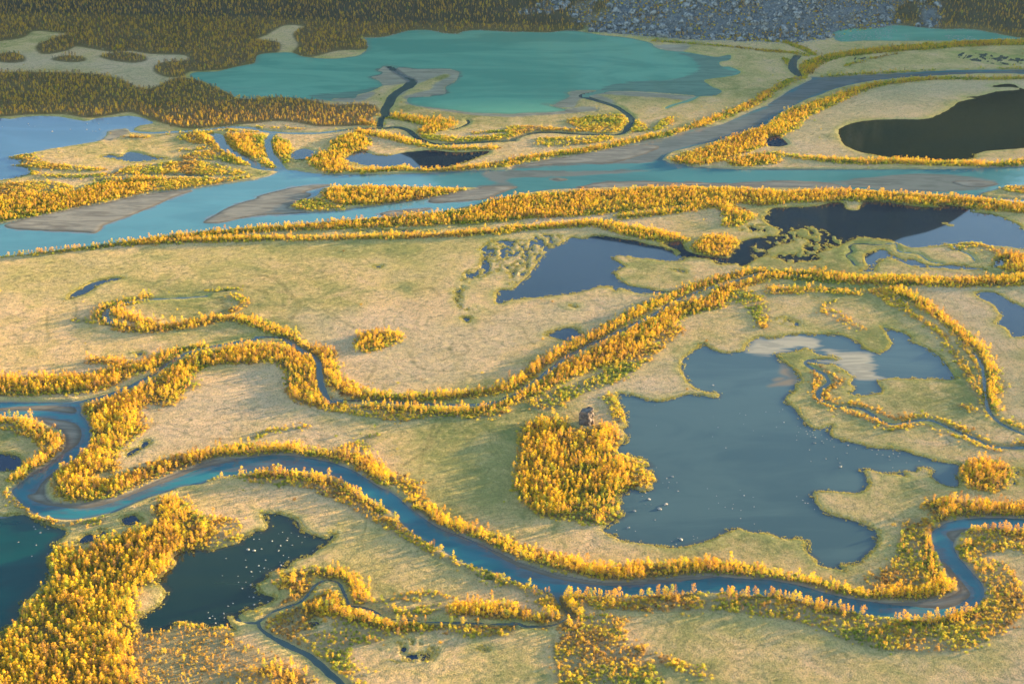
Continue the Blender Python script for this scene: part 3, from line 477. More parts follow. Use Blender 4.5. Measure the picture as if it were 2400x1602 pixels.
def ground_material():
    m, nt = new_mat('meadow_ground'); g = G(nt)
    pos = g.n('ShaderNodeNewGeometry').outputs['Position']
    big = g.noise(pos, 0.0045, 3, 0.55, 0.6).outputs[0]; mid = g.noise(pos, 0.028, 4, 0.6, 0.8).outputs[0]
    fine = g.noise(pos, 0.35, 4, 0.7).outputs[0]; tuft = g.noise(g.scaled(pos, (1.0, 0.55, 1)), 0.75, 3, 0.75).outputs[0]
    f = g.math('ADD', g.math('MULTIPLY', big, 0.9), g.math('MULTIPLY', mid, 0.55))
    f = g.math('ADD', f, g.math('MULTIPLY', fine, 0.28))
    col = g.ramp(f, [(0.64, (.27, .26, .085)), (0.75, (.46, .36, .13)), (0.86, (.68, .46, .19)), (0.98, (.76, .49, .25))])
    col = g.mix(g.math('MULTIPLY', g.attr('pale'), 0.5), col, (.66, .47, .30))
    col = g.mix(g.math('MULTIPLY', g.attr('green'), 0.4), col, (.48, .39, .13))
    # greener sedge close to the water and in wet hollows
    sh = g.attr('shore')
    wet = g.maprange(g.math('ADD', sh, g.math('MULTIPLY', mid, 16.0)), 6.0, 22.0, 1.0, 0.0)
    col = g.mix(g.math('MULTIPLY', wet, 0.55), col, (.46, .42, .12))
    hollow = g.maprange(mid, 0.36, 0.27, 0.0, 1.0)
    col = g.mix(g.math('MULTIPLY', hollow, 0.5), col, (.27, .27, .11))
    col = g.mix(g.maprange(tuft, 0.30, 0.55, 0.55, 0.0), col, (.16, .16, .07))
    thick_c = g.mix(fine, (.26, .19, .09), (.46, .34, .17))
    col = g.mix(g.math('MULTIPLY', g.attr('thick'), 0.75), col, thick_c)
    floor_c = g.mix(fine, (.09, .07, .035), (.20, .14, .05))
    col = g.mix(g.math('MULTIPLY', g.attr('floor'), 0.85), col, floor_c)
    # scars of old channels: soft curving bands left in the plain
    sn = g.noise(pos, 0.0065, 2, 0.45, 1.8).outputs[0]
    for lv in (0.44, 0.50, 0.56):
        bd = g.maprange(g.math('ABSOLUTE', g.math('SUBTRACT', sn, lv)), 0.0015, 0.010, 0.32, 0.0)
        col = g.mix(g.math('MULTIPLY', bd, g.maprange(mid, .42, .58)), col, (.19, .19, .065))
    blot = g.noise(pos, 0.16, 3, 0.7).outputs[0]
    col = g.mix(g.maprange(blot, 0.44, 0.30, 0.0, 0.4), col, (.20, .19, .07))
    col = g.mix(g.maprange(blot, 0.58, 0.72, 0.0, 0.5), col, (.68, .52, .24))
    col = g.mix(g.math('MULTIPLY', g.attr('scar'), 0.33), col, (.14, .13, .05))
    # animal tracks and creases
    wv = g.noise(pos, 0.010, 2, 0.5, 1.2).outputs[0]
    line = g.math('ABSOLUTE', g.math('SUBTRACT', wv, 0.52)); line = g.maprange(line, 0.0, 0.0008, 0.25, 0.0)
    col = g.mix(line, col, (.09, .085, .04))
    # sand and silt
    streak = g.noise(g.scaled(pos, (0.35, 1.6, 1)), 0.05, 4, 0.6, 1.5).outputs[0]
    sc_ = g.ramp(streak, [(0.35, (.19, .16, .125)), (0.5, (.25, .215, .165)), (0.62, (.33, .28, .21)), (0.75, (.22, .195, .155))])
    sc_ = g.mix(g.maprange(sh, -1.0, -0.1, 0.0, 0.0), sc_, (.2, .17, .13))
    col = g.mix(g.attr('sand'), col, sc_)
    col = g.mix(g.maprange(g.attr('barw'), 0.0, 0.9, 0.75, 0.0), col, (.15, .12, .085))
    # scree under the boulder field and rocky hillside
    rock = g.ramp(g.noise(pos, 0.12, 5, 0.7).outputs[0], [(0.3, (.10, .11, .12)), (0.6, (.20, .21, .22)), (0.8, (.14, .12, .07))])
    col = g.mix(g.attr('scree'), col, rock)
    veg = g.mix(fine, (.075, .07, .05), (.14, .115, .07))
    col = g.mix(g.attr('hillveg'), col, veg)
    bs = g.n('ShaderNodeBsdfDiffuse'); g.l(col, bs.inputs[0]); bs.inputs['Roughness'].default_value = 1.0
    soft = g.math('SUBTRACT', 1.0, g.math('MULTIPLY', g.attr('sand'), 0.93))
    nrm = g.rough_normal(pos, [(2.0, g.math('MULTIPLY', soft, 4.9)), (0.16, g.math('MULTIPLY', soft, 0.9)), (0.03, g.math('MULTIPLY', soft, 0.35))])
    g.l(nrm, bs.inputs['Normal'])
    o = g.n('ShaderNodeOutputMaterial'); g.l(bs.outputs[0], o.inputs[0]); return m

def water_material(key, deep, deep2, shallow, siltc, rough=0.03, shw=7.0, streaky=0.0, ripple=0.0, siltamt=1.0):
    m, nt = new_mat('water_'+key); g = G(nt)
    pos = g.n('ShaderNodeNewGeometry').outputs['Position']
    n1 = g.noise(g.scaled(pos, (0.35, 1, 1)) if streaky else pos, 0.012, 4, 0.6, 1.2).outputs[0]
    n2 = g.noise(g.scaled(pos, (0.25, 1.2, 1)), 0.05, 4, 0.65, 1.8).outputs[0]
    col = g.mix(g.maprange(n1, 0.38, 0.62), deep, deep2)
    col = g.mix(g.math('MULTIPLY', g.maprange(n2, 0.5, 0.7), streaky), col, shallow)
    sh = g.math('ADD', g.attr('shore'), g.math('MULTIPLY', g.math('SUBTRACT', n2, 0.5), shw*1.2))
    col = g.mix(g.maprange(sh, -shw, 0.5), col, shallow)
    s = g.attr('silt'); s = g.maprange(g.math('ADD', s, g.math('MULTIPLY', g.math('SUBTRACT', n2, 0.5), 1.5)), 0.35, 0.75)
    siltn = g.mix(g.maprange(n2, 0.42, 0.6), siltc, tuple(c*0.72 for c in siltc))
    col = g.mix(g.math('MULTIPLY', s, siltamt), col, siltn)
    col = g.mix(g.attr('brown'), col, (.16, .11, .05))
    bs = g.n('ShaderNodeBsdfPrincipled'); g.l(col, bs.inputs['Base Color']); bs.inputs['Roughness'].default_value = rough; bs.inputs['IOR'].default_value = 1.33
    if ripple:
        g.l(g.rough_normal(pos, [(0.5, ripple), (0.12, ripple*0.7)]), bs.inputs['Normal'])
    o = g.n('ShaderNodeOutputMaterial'); g.l(bs.outputs[0], o.inputs[0]); return m
WM = {
 'turq': water_material('turquoise', (.15, .37, .24), (.10, .29, .195), (.15, .27, .18), (.14, .20, .15), 0.10, 9, 0.25, 0.02, 0.7),
 'wblue': water_material('west', (.03, .09, .15), (.04, .11, .18), (.09, .13, .15), (.2, .2, .18), 0.02, 10, 0.05),
 'blue': water_material('blue', (.008, .02, .035), (.01, .022, .04), (.03, .035, .03), (.2, .18, .13), 0.02, 4, 0.0),
 'slate': water_material('slate', (.03, .06, .065), (.045, .08, .08), (.035, .045, .045), (.30, .25, .15), 0.04, 5, 0.05, 0.008),
 'dark': water_material('dark', (.006, .016, .016), (.012, .02, .016), (.03, .025, .012), (.2, .18, .13), 0.02, 4, 0.1),
 'dark2': water_material('bog', (.004, .02, .016), (.010, .026, .016), (.022, .024, .012), (.3, .3, .25), 0.03, 7, 0.12),
 'teal': water_material('teal', (.0, .03, .028), (.0, .05, .042), (.02, .04, .028), (.18, .18, .17), 0.03, 12, 0.05),
 'ink': water_material('ink', (.004, .015, .04), (.006, .02, .05), (.02, .025, .03), (.1, .1, .1), 0.02, 3),
 'river': water_material('river', (.04, .14, .155), (.055, .175, .19), (.08, .15, .155), (.14, .145, .14), 0.08, 7, 0.15, 0.02, 0.85),
 'lowriver': water_material('lower_river', (.008, .085, .105), (.02, .15, .165), (.06, .10, .11), (.10, .105, .11), 0.08, 5, 0.25, 0.02, 0.8),
 'stream': water_material('stream', (.035, .07, .065), (.05, .085, .08), (.08, .09, .065), (.2, .2, .18), 0.06, 3, 0.1, 0.01),
}
def leaf_material(name, stops, transl=0.24, spot=0.25):
    m, nt = new_mat(name); g = G(nt)
    t = g.attr('tint', 'INSTANCER')
    tc = g.n('ShaderNodeNewGeometry').outputs['Position']
    nz = g.noise(tc, 0.9, 2, 0.6).outputs[0]
    f = g.math('ADD', t, g.math('MULTIPLY', g.math('SUBTRACT', nz, 0.5), spot), True)
    col = g.ramp(f, stops)
    a = g.n('ShaderNodeBsdfDiffuse'); g.l(col, a.inputs[0]); b = g.n('ShaderNodeBsdfTranslucent'); g.l(col, b.inputs[0])
    mx = g.n('ShaderNodeMixShader'); mx.inputs[0].default_value = transl; g.l(a.outputs[0], mx.inputs[1]); g.l(b.outputs[0], mx.inputs[2])
    o = g.n('ShaderNodeOutputMaterial'); g.l(mx.outputs[0], o.inputs[0]); return m
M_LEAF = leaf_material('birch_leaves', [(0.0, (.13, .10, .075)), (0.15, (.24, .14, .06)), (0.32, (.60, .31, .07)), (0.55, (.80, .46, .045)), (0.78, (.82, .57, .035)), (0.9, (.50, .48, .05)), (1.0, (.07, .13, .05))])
M_BUSH = leaf_material('bush_leaves', [(0.0, (.12, .085, .05)), (0.2, (.34, .20, .07)), (0.4, (.60, .37, .07)), (0.6, (.68, .52, .06)), (0.8, (.36, .38, .06)), (1.0, (.14, .20, .04))], 0.3)
M_REED = leaf_material('reed_blades', [(0.0, (.26, .20, .08)), (0.5, (.42, .36, .10)), (1.0, (.26, .28, .07))], 0.3)
def flat_material(name, c1, c2, scale):
    m, nt = new_mat(name); g = G(nt); pos = g.n('ShaderNodeNewGeometry').outputs['Position']
    n = g.noise(pos, scale, 5, 0.7).outputs[0]; col = g.mix(g.maprange(n, .35, .65), c1, c2)
    bs = g.n('ShaderNodeBsdfDiffuse'); g.l(col, bs.inputs[0])
    bm_ = g.n('ShaderNodeBump'); bm_.inputs['Strength'].default_value = 0.5; bm_.inputs['Distance'].default_value = 0.15; g.l(n, bm_.inputs['Height']); g.l(bm_.outputs[0], bs.inputs['Normal'])
    o = g.n('ShaderNodeOutputMaterial'); g.l(bs.outputs[0], o.inputs[0]); return m
M_BARK = flat_material('birch_bark', (.42, .38, .33), (.20, .17, .14), 1.5)
M_ROCK = flat_material('grey_boulder', (.085, .088, .09), (.33, .32, .30), 0.22)
M_STONE = flat_material('pale_stone', (.22, .20, .18), (.40, .37, .33), 0.9)
M_BIG = flat_material('split_boulder', (.075, .06, .055), (.20, .165, .145), 0.25)

# ------------------------------------------------------------------ sheets cut from the grid
scree_x = sstep(60, 190, GX + (fbm(GX/45, GY/45, 8, 3)-.5)*330)*(1-sstep(640, 780, GX + (fbm(GX/45, GY/45, 9, 3)-.5)*330))
onhill = sstep(0.3, 3.0, HZ)
scree = scree_x*np.clip(onhill + (GY > np.interp(GX, FX, FY) - 14)*1.0, 0, 1)
hillveg = onhill*(1-scree_x)*sstep(.5, 5, HZ)
barw = np.where(in_bar & (Lnat < 0.2), np.clip(-Bmin/6.0, 0, 1), 1.0)
def sheet(name, fmask, zz, attrs, mat):
    vid = np.full(NRr*NC, -1, np.int64); r, c = np.nonzero(fmask)
    q = np.stack([r*NC+c, r*NC+c+1, (r+1)*NC+c+1, (r+1)*NC+c], 1); used = np.unique(q); vid[used] = np.arange(len(used)); q = vid[q]
    co = np.empty((len(used), 3), np.float32); co[:, 0] = GX.ravel()[used]; co[:, 1] = GY.ravel()[used]; co[:, 2] = zz.ravel()[used] if hasattr(zz, 'ravel') else zz
    me = bpy.data.meshes.new(name); me.vertices.add(len(used)); me.vertices.foreach_set('co', co.ravel())
    me.loops.add(q.size); me.loops.foreach_set('vertex_index', q.ravel().astype(np.int32)); me.polygons.add(len(q))
    me.polygons.foreach_set('loop_start', np.arange(0, q.size, 4, dtype=np.int32)); me.polygons.foreach_set('loop_total', np.full(len(q), 4, np.int32))
    me.polygons.foreach_set('use_smooth', np.ones(len(q), bool))
    for k, F in attrs.items():
        a = me.attributes.new(k, 'FLOAT', 'POINT'); a.data.foreach_set('value', F.ravel()[used].astype(np.float32))
    me.update(); me.validate(); me.materials.append(mat)
    o = bpy.data.objects.new(name, me); C.objects.link(o); o['kind'] = 'structure'; return o
def cellmax(F): return np.maximum(np.maximum(F[:-1, :-1], F[1:, :-1]), np.maximum(F[:-1, 1:], F[1:, 1:]))
def cellmin(F): return -cellmax(-F)
M_GROUND = ground_material()
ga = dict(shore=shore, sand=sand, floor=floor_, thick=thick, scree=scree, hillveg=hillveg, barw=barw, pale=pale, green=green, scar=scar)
keep = cellmax(np.where(in_bar, 1.0, L)) > -4
rowi = np.arange(NRr-1)[:, None] + np.zeros((1, NC-1), int)
split = NRF - 1
g_ = sheet('ground', keep & (rowi < split), Z, ga, M_GROUND)
mt = sheet('mountain', rowi >= split, Z, ga, M_GROUND)
wcount = 0
for i, (nm, F, mk) in enumerate(bodies):
    others = cellmin(F) < 2.5
    if others.any():
        o = sheet(nm, others, 0.0 - 0.004*i, dict(shore=np.clip(F, -30, 30), silt=silt, brown=brown), WM[mk])
        o['label'] = {'lake': 'still lake water lying between the meadows', 'river': 'silty river winding across the delta', 'stream': 'narrow stream channel winding through the meadow', 'pond': 'small pond in the marshy meadow'}[nm]

# ------------------------------------------------------------------ prototypes
P = bpy.data.collections.new('prototypes')       # not linked to the scene: only instanced
def mesh_from(name, verts, faces, mats, midx=None, smooth_=False):
    me = bpy.data.meshes.new(name); me.from_pydata([tuple(v) for v in verts], [], faces)
    for m in mats: me.materials.append(m)
    if midx is not None: me.polygons.foreach_set('material_index', midx)
    if smooth_: me.polygons.foreach_set('use_smooth', [True]*len(me.polygons))
    me.update(); return me
def tube(vs, fs, p0, p1, r0, r1, k=5):
    a = Vector(p0); b = Vector(p1); d = (b-a).normalized(); u = d.orthogonal().normalized(); v = d.cross(u); s = len(vs)
    for (c, r) in ((a, r0), (b, r1)):
        for i in range(k):
            t = 2*math.pi*i/k; vs.append(tuple(c + (u*math.cos(t)+v*math.sin(t))*r))
    for i in range(k): fs.append((s+i, s+(i+1) % k, s+k+(i+1) % k, s+k+i))
def leaf_quads(vs, fs, centre, rad, n, size, rnd, hollow=0.35):
    for _ in range(n):
        while True:
            d = Vector((rnd.gauss(0, 1), rnd.gauss(0, 1), rnd.gauss(0, 1)))
            if d.length > .01: break
        d.normalize(); q = hollow + (1-hollow)*rnd.random()**0.6
        c = Vector((centre[0]+d.x*rad[0]*q, centre[1]+d.y*rad[1]*q, centre[2]+d.z*rad[2]*q))
        nrm = (d + Vector((rnd.gauss(0, .6), rnd.gauss(0, .6), rnd.gauss(0, .6)))).normalized(); u = nrm.orthogonal().normalized(); v = nrm.cross(u)
        a = rnd.random()*6.28; u, v = u*math.cos(a)+v*math.sin(a), v*math.cos(a)-u*math.sin(a); s = size*rnd.uniform(.6, 1.3)
        k = len(vs); vs += [tuple(c+u*s), tuple(c+v*s*.6), tuple(c-u*s), tuple(c-v*s*.6)]; fs.append((k, k+1, k+2, k+3))
def birch(seed, slim):
    """trunk and crown of a mountain birch about 8 m tall"""
    r = random.Random(seed); tv, tf, cv, cf = [], [], [], []
    pts = [(0, 0, 0)]; x = y = 0
    for z in (1.6, 3.2, 4.8, 6.4, 7.6): x += r.uniform(-.22, .22); y += r.uniform(-.22, .22); pts.append((x, y, z))
    rad = [.16, .135, .11, .08, .05, .02]
    for i in range(5): tube(tv, tf, pts[i], pts[i+1], rad[i], rad[i+1])
    W = 1.55 if slim else 2.15
    for i in range(8 if slim else 10):
        h = 0.26 + 0.70*(i+.5)/10*(10/8 if slim else 1); z = 8*h
        w = W*math.sin(math.pi*min(1, max(0.06, (1-h)*1.22)))**.7; a = i*2.4 + r.uniform(-.5, .5); rr = w*r.uniform(.25, .75)
        c = (x*h+math.cos(a)*rr, y*h+math.sin(a)*rr, z)
        if i < 6: tube(tv, tf, (x*h*.8, y*h*.8, z-1.0), c, .05, .015, 3)
        leaf_quads(cv, cf, c, (.75*w/1.4+.25, .75*w/1.4+.25, r.uniform(.6, .95)), 26, .25, r)
    leaf_quads(cv, cf, (x, y, 7.1), (.75, .75, .75), 22, .24, r)
    return mesh_from('birch_trunk', tv, tf, [M_BARK]), mesh_from('birch_crown', cv, cf, [M_LEAF])
def joined(a, b, name):
    bm = bmesh.new(); bm.from_mesh(a); n = len(bm.faces); bm.from_mesh(b); bm.faces.ensure_lookup_table()
    for f in bm.faces[n:]: f.material_index = 1
    me = bpy.data.meshes.new(name); bm.to_mesh(me); bm.free(); me.materials.append(a.materials[0]); me.materials.append(b.materials[0]); return me
def proto_coll(name, meshes):
    c = bpy.data.collections.new(name)
    for i, me in enumerate(meshes): c.objects.link(bpy.data.objects.new('%s_%02d' % (name, i), me))
    return c
BIRCH = [birch(s, s % 2 == 0) for s in range(8)]
PC_BIRCH = proto_coll('birch_kind', [joined(a, b, 'birch') for a, b in BIRCH])
def bush(seed):
    r = random.Random(100+seed); v, f = [], []
    for i in range(r.randint(3, 5)):
        a = r.random()*6.28; d = r.uniform(.2, .9); leaf_quads(v, f, (math.cos(a)*d, math.sin(a)*d, r.uniform(.5, 1.0)), (.75, .75, .65), 15, .26, r, .5)
    return mesh_from('bush', v, f, [M_BUSH])
BUSH = [bush(s) for s in range(5)]; PC_BUSH = proto_coll('bush_kind', BUSH)
def rock(seed, sub, mat, flat=.75):
    r = random.Random(200+seed); bm = bmesh.new(); bmesh.ops.create_icosphere(bm, subdivisions=sub, radius=1)
    pl = []
    for _ in range(9):
        n = Vector((r.gauss(0, 1), r.gauss(0, 1), r.gauss(0, 1))).normalized(); pl.append((n, r.uniform(.55, .85)))
    ax = (r.uniform(.8, 1.25), r.uniform(.7, 1.0), flat*r.uniform(.8, 1.2))
    for v in bm.verts:
        for n, d in pl:
            e = v.co.dot(n)-d
            if e > 0: v.co -= n*e
        v.co = Vector((v.co.x*ax[0], v.co.y*ax[1], v.co.z*ax[2])) * r.uniform(.96, 1.05)
    me = bpy.data.meshes.new('rock'); bm.to_mesh(me); bm.free(); me.materials.append(mat); return me
ROCK = [rock(s, 2, M_ROCK, .85) for s in range(7)]; PC_ROCK = proto_coll('rock_kind', ROCK)
STONE = [rock(20+s, 2, M_STONE, .5) for s in range(5)]; PC_STONE = proto_coll('stone_kind', STONE)
def reed(seed):
    r = random.Random(300+seed); v, f = [], []
    for _ in range(16):
        a = r.random()*6.28; d = r.uniform(0, .55); h = r.uniform(.5, 1.0); x, y = math.cos(a)*d, math.sin(a)*d; t = r.random()*3.14; lx, ly = r.gauss(0, .2), r.gauss(0, .2)
        k = len(v); w = .09; v += [(x-math.cos(t)*w, y-math.sin(t)*w, 0), (x+math.cos(t)*w, y+math.sin(t)*w, 0), (x+lx, y+ly, h)]; f.append((k, k+1, k+2))
    return mesh_from('reed', v, f, [M_REED])
PC_REED = proto_coll('reed_kind', [reed(s) for s in range(4)])

# ------------------------------------------------------------------ scattering
def gn_scatter(name, label, coll, pts, scl, rot, tint):
    n = len(pts); me = bpy.data.meshes.new(name); me.vertices.add(n); me.vertices.foreach_set('co', pts.astype(np.float32).ravel())
    for k, A, t in (('scl', scl, 'FLOAT_VECTOR'), ('rot', rot, 'FLOAT_VECTOR')):
        a = me.attributes.new(k, t, 'POINT'); a.data.foreach_set('vector', A.astype(np.float32).ravel())
    a = me.attributes.new('tint', 'FLOAT', 'POINT'); a.data.foreach_set('value', tint.astype(np.float32))
    o = bpy.data.objects.new(name, me); C.objects.link(o); o['kind'] = 'stuff'; o['label'] = label
    ng = bpy.data.node_groups.new(name, 'GeometryNodeTree')
    ng.interface.new_socket('Geometry', in_out='INPUT', socket_type='NodeSocketGeometry'); ng.interface.new_socket('Geometry', in_out='OUTPUT', socket_type='NodeSocketGeometry')
    N = ng.nodes; gi = N.new('NodeGroupInput'); go = N.new('NodeGroupOutput'); ip = N.new('GeometryNodeInstanceOnPoints'); ci = N.new('GeometryNodeCollectionInfo')
    ci.inputs[0].default_value = coll; ci.inputs['Separate Children'].default_value = True; ci.inputs['Reset Children'].default_value = True
    ip.inputs['Pick Instance'].default_value = True
    rv = N.new('FunctionNodeRandomValue'); rv.data_type = 'INT'
    [s for s in rv.inputs if s.name == 'Max' and s.type == 'INT'][0].default_value = len(coll.objects)-1
    def named(k):
        a = N.new('GeometryNodeInputNamedAttribute'); a.data_type = 'FLOAT_VECTOR'; a.inputs[0].default_value = k; return a.outputs[0]
    ng.links.new(gi.outputs[0], ip.inputs['Points']); ng.links.new(ci.outputs[0], ip.inputs['Instance'])
    ng.links.new([s for s in rv.outputs if s.type == 'INT'][0], ip.inputs['Instance Index'])
    er = N.new('FunctionNodeEulerToRotation'); ng.links.new(named('rot'), er.inputs[0]); ng.links.new(er.outputs[0], ip.inputs['Rotation']); ng.links.new(named('scl'), ip.inputs['Scale'])
    ng.links.new(ip.outputs[0], go.inputs[0]); md = o.modifiers.new('scatter', 'NODES'); md.node_group = ng; return o
def candidates(sp_, y0, y1, x0=-1200, x1=1200, seed=0):
    r = np.random.default_rng(seed); nx, ny = int((x1-x0)/sp_), int((y1-y0)/sp_)
    X, Y = np.meshgrid(np.arange(nx), np.arange(ny)); X = x0 + (X.ravel()+r.random(nx*ny))*sp_; Y = y0 + (Y.ravel()+r.random(nx*ny))*sp_
    px, _ = proj(X, Y); k = (px > -330) & (px < 2730); return X[k], Y[k], r
def in_frame(x, y, z, m=0): 
    px, py = proj(x, y, z); return (px > -m) & (px < PW+m) & (py > -m) & (py < PH+m)

bx0, by0 = unproj([1374], [993])[0]
# birches in the valley and on the shaded slope
X, Y, r = candidates(2.85, 860, 2760, seed=11)
t = lookup(Tf, X, Y) + (fbm(X/11, Y/11, 21, 2)-.5)*8 + (fbm(X/42, Y/42, 25, 2)-.5)*8; l = lookup(L, X, Y)
dens = 0.80 + 0.8*(fbm(X/26, Y/26, 22, 2)-.5)*2
k = (t < 0) & (l > 1.6) & (r.random(len(X)) < dens)
edge = (t > 0) & (t < 7) & (l > 2) & (r.random(len(X)) < 0.10); k |= edge
sm = (lookup(Sf, X, Y) < 0) & (l > 1.6) & (r.random(len(X)) < .16) & (fbm(X/20, Y/20, 26, 2) > .45) & ~k; k |= sm
k &= (lookup(FC, X, Y) > 2.0) & (lookup(FC, X, Y+7) > 1.0)
k &= ~((np.abs(X-bx0) < 11) & (Y > by0-26) & (Y < by0+14))
vx, vy = X[k], Y[k]; vt = np.clip(0.58 + r.normal(0, .19, k.sum()) + (fbm(vx/70, vy/70, 23, 2)-.5)*.35, 0.15, .93); vs_ = np.clip(r.normal(.97, .25, k.sum()), .45, 1.6)*np.where(sm[k], .62, 1)
X, Y, r = candidates(4.2, 1900, 3150, -1500, 1500, seed=12)
h = lookup(Hf, X, Y) + (fbm(X/16, Y/16, 24, 2)-.5)*12; l = lookup(L, X, Y); far = lookup(hillveg, X, Y)
fo = np.interp(X, FX, FY); sx_ = lookup(scree_x, X, Y)
k = ((h < 0) & (sx_ < .7) | ((Y > np.minimum(fo+6, 2860)) & (r.random(len(X)) > sx_*1.6) & (X > -40)) | (Y > 2850) & (sx_ < .4)) & (l > 1) & (r.random(len(X)) < .72 + .6*(fbm(X/45, Y/45, 27, 3)-.5))
k |= (sx_ > .3) & (Y > fo+5) & (fbm(X/34, Y/34, 28, 3) > .56) & (r.random(len(X)) < .45)
hx, hy = X[k], Y[k]
lit = sstep(2480, 2330, hy)  # sunlight put into the leaf tint: golder where lit, duller in the shade
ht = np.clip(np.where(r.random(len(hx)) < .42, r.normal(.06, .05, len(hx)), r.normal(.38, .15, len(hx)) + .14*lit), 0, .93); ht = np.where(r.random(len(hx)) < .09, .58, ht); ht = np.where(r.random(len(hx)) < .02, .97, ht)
hs = np.clip(r.normal(1.0, .26, len(hx)), .45, 1.6)
BX = np.concatenate([vx, hx]); BY = np.concatenate([vy, hy]); BT = np.concatenate([vt, ht]); BS = np.concatenate([vs_, hs])
BZ = np.where(BY > 2600, lookup(Z, BX, BY), lookup(Z, BX, BY)) - 0.1
vis = in_frame(BX, BY, BZ+3, -8); dist = np.sqrt(BX**2+BY**2+(CAM_H-BZ)**2)/np.maximum(BS, .3); order = np.argsort(np.where(vis, dist, 1e9))[:300]
near = np.zeros(len(BX), bool); near[order] = True
px_, py_ = proj(BX, BY, BZ)
print('birches', len(BX))
W = r.uniform(.72, 1.15, len(BX)); BS *= .84*np.interp(BY, [950, 1350, 1700, 2300, 2450, 3000], [1.03, .95, .74, .72, .82, .86]); W *= np.interp(BY, [1350, 1700, 2300, 2500], [1, 1.22, 1.22, 1.05])
rs = ~near
def tint_word(t): return 'brown half-bare' if t < .3 else 'orange' if t < .48 else 'deep golden' if t < .62 else 'bright yellow' if t < .76 else 'lemon yellow' if t < .86 else 'yellow-green'
def place_word(px, py):
    if px < 560:
        a = 'bottom' if py > 1540 else 'lowest' if py > 1480 else 'middle' if py > 1400 else 'upper'
        return 'in the %s part of the lower-left grove%s' % (a, ', left edge' if px < 90 else ', right edge' if px > 290 else '')
    if px < 1000: return 'beside the creek %s the bottom centre' % ('far left of' if px < 780 else 'left of')
    if px < 1330: return 'where creek meets lower river%s' % (', left side' if px < 1200 else '')
    if px < 2050: return 'on the lower river near bank, %s' % ('left stretch' if px < 1560 else 'middle stretch' if px < 1800 else 'right stretch')
    return 'by the tight river bend at lower right, %s' % ('outer side' if py > 1430 else 'inner side')
for q, i in enumerate(order):
    a, b = BIRCH[q % 8]
    e = bpy.data.objects.new('birch_tree', None); C.objects.link(e); e.location = (BX[i], BY[i], BZ[i]); e.rotation_euler = (0, 0, r.random()*6.28); e.scale = (BS[i]*W[i], BS[i]*W[i], BS[i])
    sz = 'tall' if BS[i] > 1.12 else 'small' if BS[i] < .85 else 'medium'
    e['label'] = '%s %s %s birch %s' % (sz, 'slender' if q % 2 == 0 else 'round', tint_word(BT[i]), place_word(px_[i], py_[i])); e['category'] = 'tree'; e['group'] = 'autumn birches of the nearest groves'
    for nm, me in (('trunk', a), ('crown', b)):
        c = bpy.data.objects.new(nm, me); C.objects.link(c); c.parent = e; c['tint'] = float(BT[i])
fz = rs & (BY > 2240) & (BX < 100) | rs & (BY > 2600)
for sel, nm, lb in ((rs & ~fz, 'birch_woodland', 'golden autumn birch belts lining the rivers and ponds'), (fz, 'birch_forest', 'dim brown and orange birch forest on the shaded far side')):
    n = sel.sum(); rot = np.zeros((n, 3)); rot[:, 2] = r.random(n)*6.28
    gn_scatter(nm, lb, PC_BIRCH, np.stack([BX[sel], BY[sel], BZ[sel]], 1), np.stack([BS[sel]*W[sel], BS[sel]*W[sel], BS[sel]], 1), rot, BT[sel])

# bushes
X, Y, r = candidates(2.0, 850, 2760, seed=13)
s = lookup(Sf, X, Y) + (fbm(X/9, Y/9, 31, 2)-.5)*6; t = lookup(Tf, X, Y) + (fbm(X/14, Y/14, 32, 2)-.5)*5; l = lookup(L, X, Y); u = r.random(len(X))
pt = fbm(X/17, Y/17, 33, 3)
k = (l > .8) & (((s < 0) & (u < .35+.6*sstep(.36, .56, pt))) | ((t < 6.5) & (u < .62-.05*np.clip(t, 0, 6))) | ((s < 6) & (u < .05)) )
k |= (l > 1) & (l < 30) & (u > .9992)
k &= (lookup(FC, X, Y) > 1.6) & (lookup(FC, X, Y+2.5) > .6)
k &= ~((lookup(region('A4 1250,1120 1500,1080 2050,1080 2340,1250 B4 300,1420 600,1700 A4 1200,1700'), X, Y) < 0) & (r.random(len(X)) < .4))
bx, by = X[k], Y[k]; sk = s[k]; tk = t[k]
bt = np.clip(np.where(tk < 4, .64, .56) + r.normal(0, .16, len(bx)) + (fbm(bx/45, by/45, 34, 2)-.5)*.9, .05, 1); bs_ = np.clip(r.normal(1.05, .33, len(bx)), .4, 2.1)
brownzone = region('A4 1250,1120 1500,1080 2050,1080 2340,1250 B4 300,1420 600,1700 A4 1200,1700'); bz_ = lookup(brownzone, bx, by); bt = np.where(bz_ < 0, np.clip(r.normal(.36, .12, len(bx)), .05, .5), bt); bs_ = np.where(bz_ < 0, bs_*.7, bs_)
X, Y, r = candidates(5.5, 2640, 3300, -1500, 1500, seed=14)
k = (lookup(scree, X, Y) > .4) & (fbm(X/26, Y/26, 35, 3) > .47) & (r.random(len(X)) < .8)
ax_, ay_ = X[k], Y[k]
bx = np.concatenate([bx, ax_]); by = np.concatenate([by, ay_]); bt = np.concatenate([bt, np.clip(r.normal(.42, .14, len(ax_)), .1, .9)]); bs_ = np.concatenate([bs_, r.uniform(.9, 2.1, len(ax_))])
bzz = lookup(Z, bx, by) - .05
vis = in_frame(bx, by, bzz, -6); d = np.sqrt(bx**2+by**2+(CAM_H-bzz)**2)/bs_; order = np.argsort(np.where(vis, d, 1e9))[:300]
near = np.zeros(len(bx), bool); near[order] = True; print('bushes', len(bx))
px_, py_ = proj(bx, by, bzz)
hgt = r.uniform(.8, 1.35, len(bx)); bs_ = bs_*np.interp(by, [1500, 1900, 2600], [1.0, 1.1, 1.15])
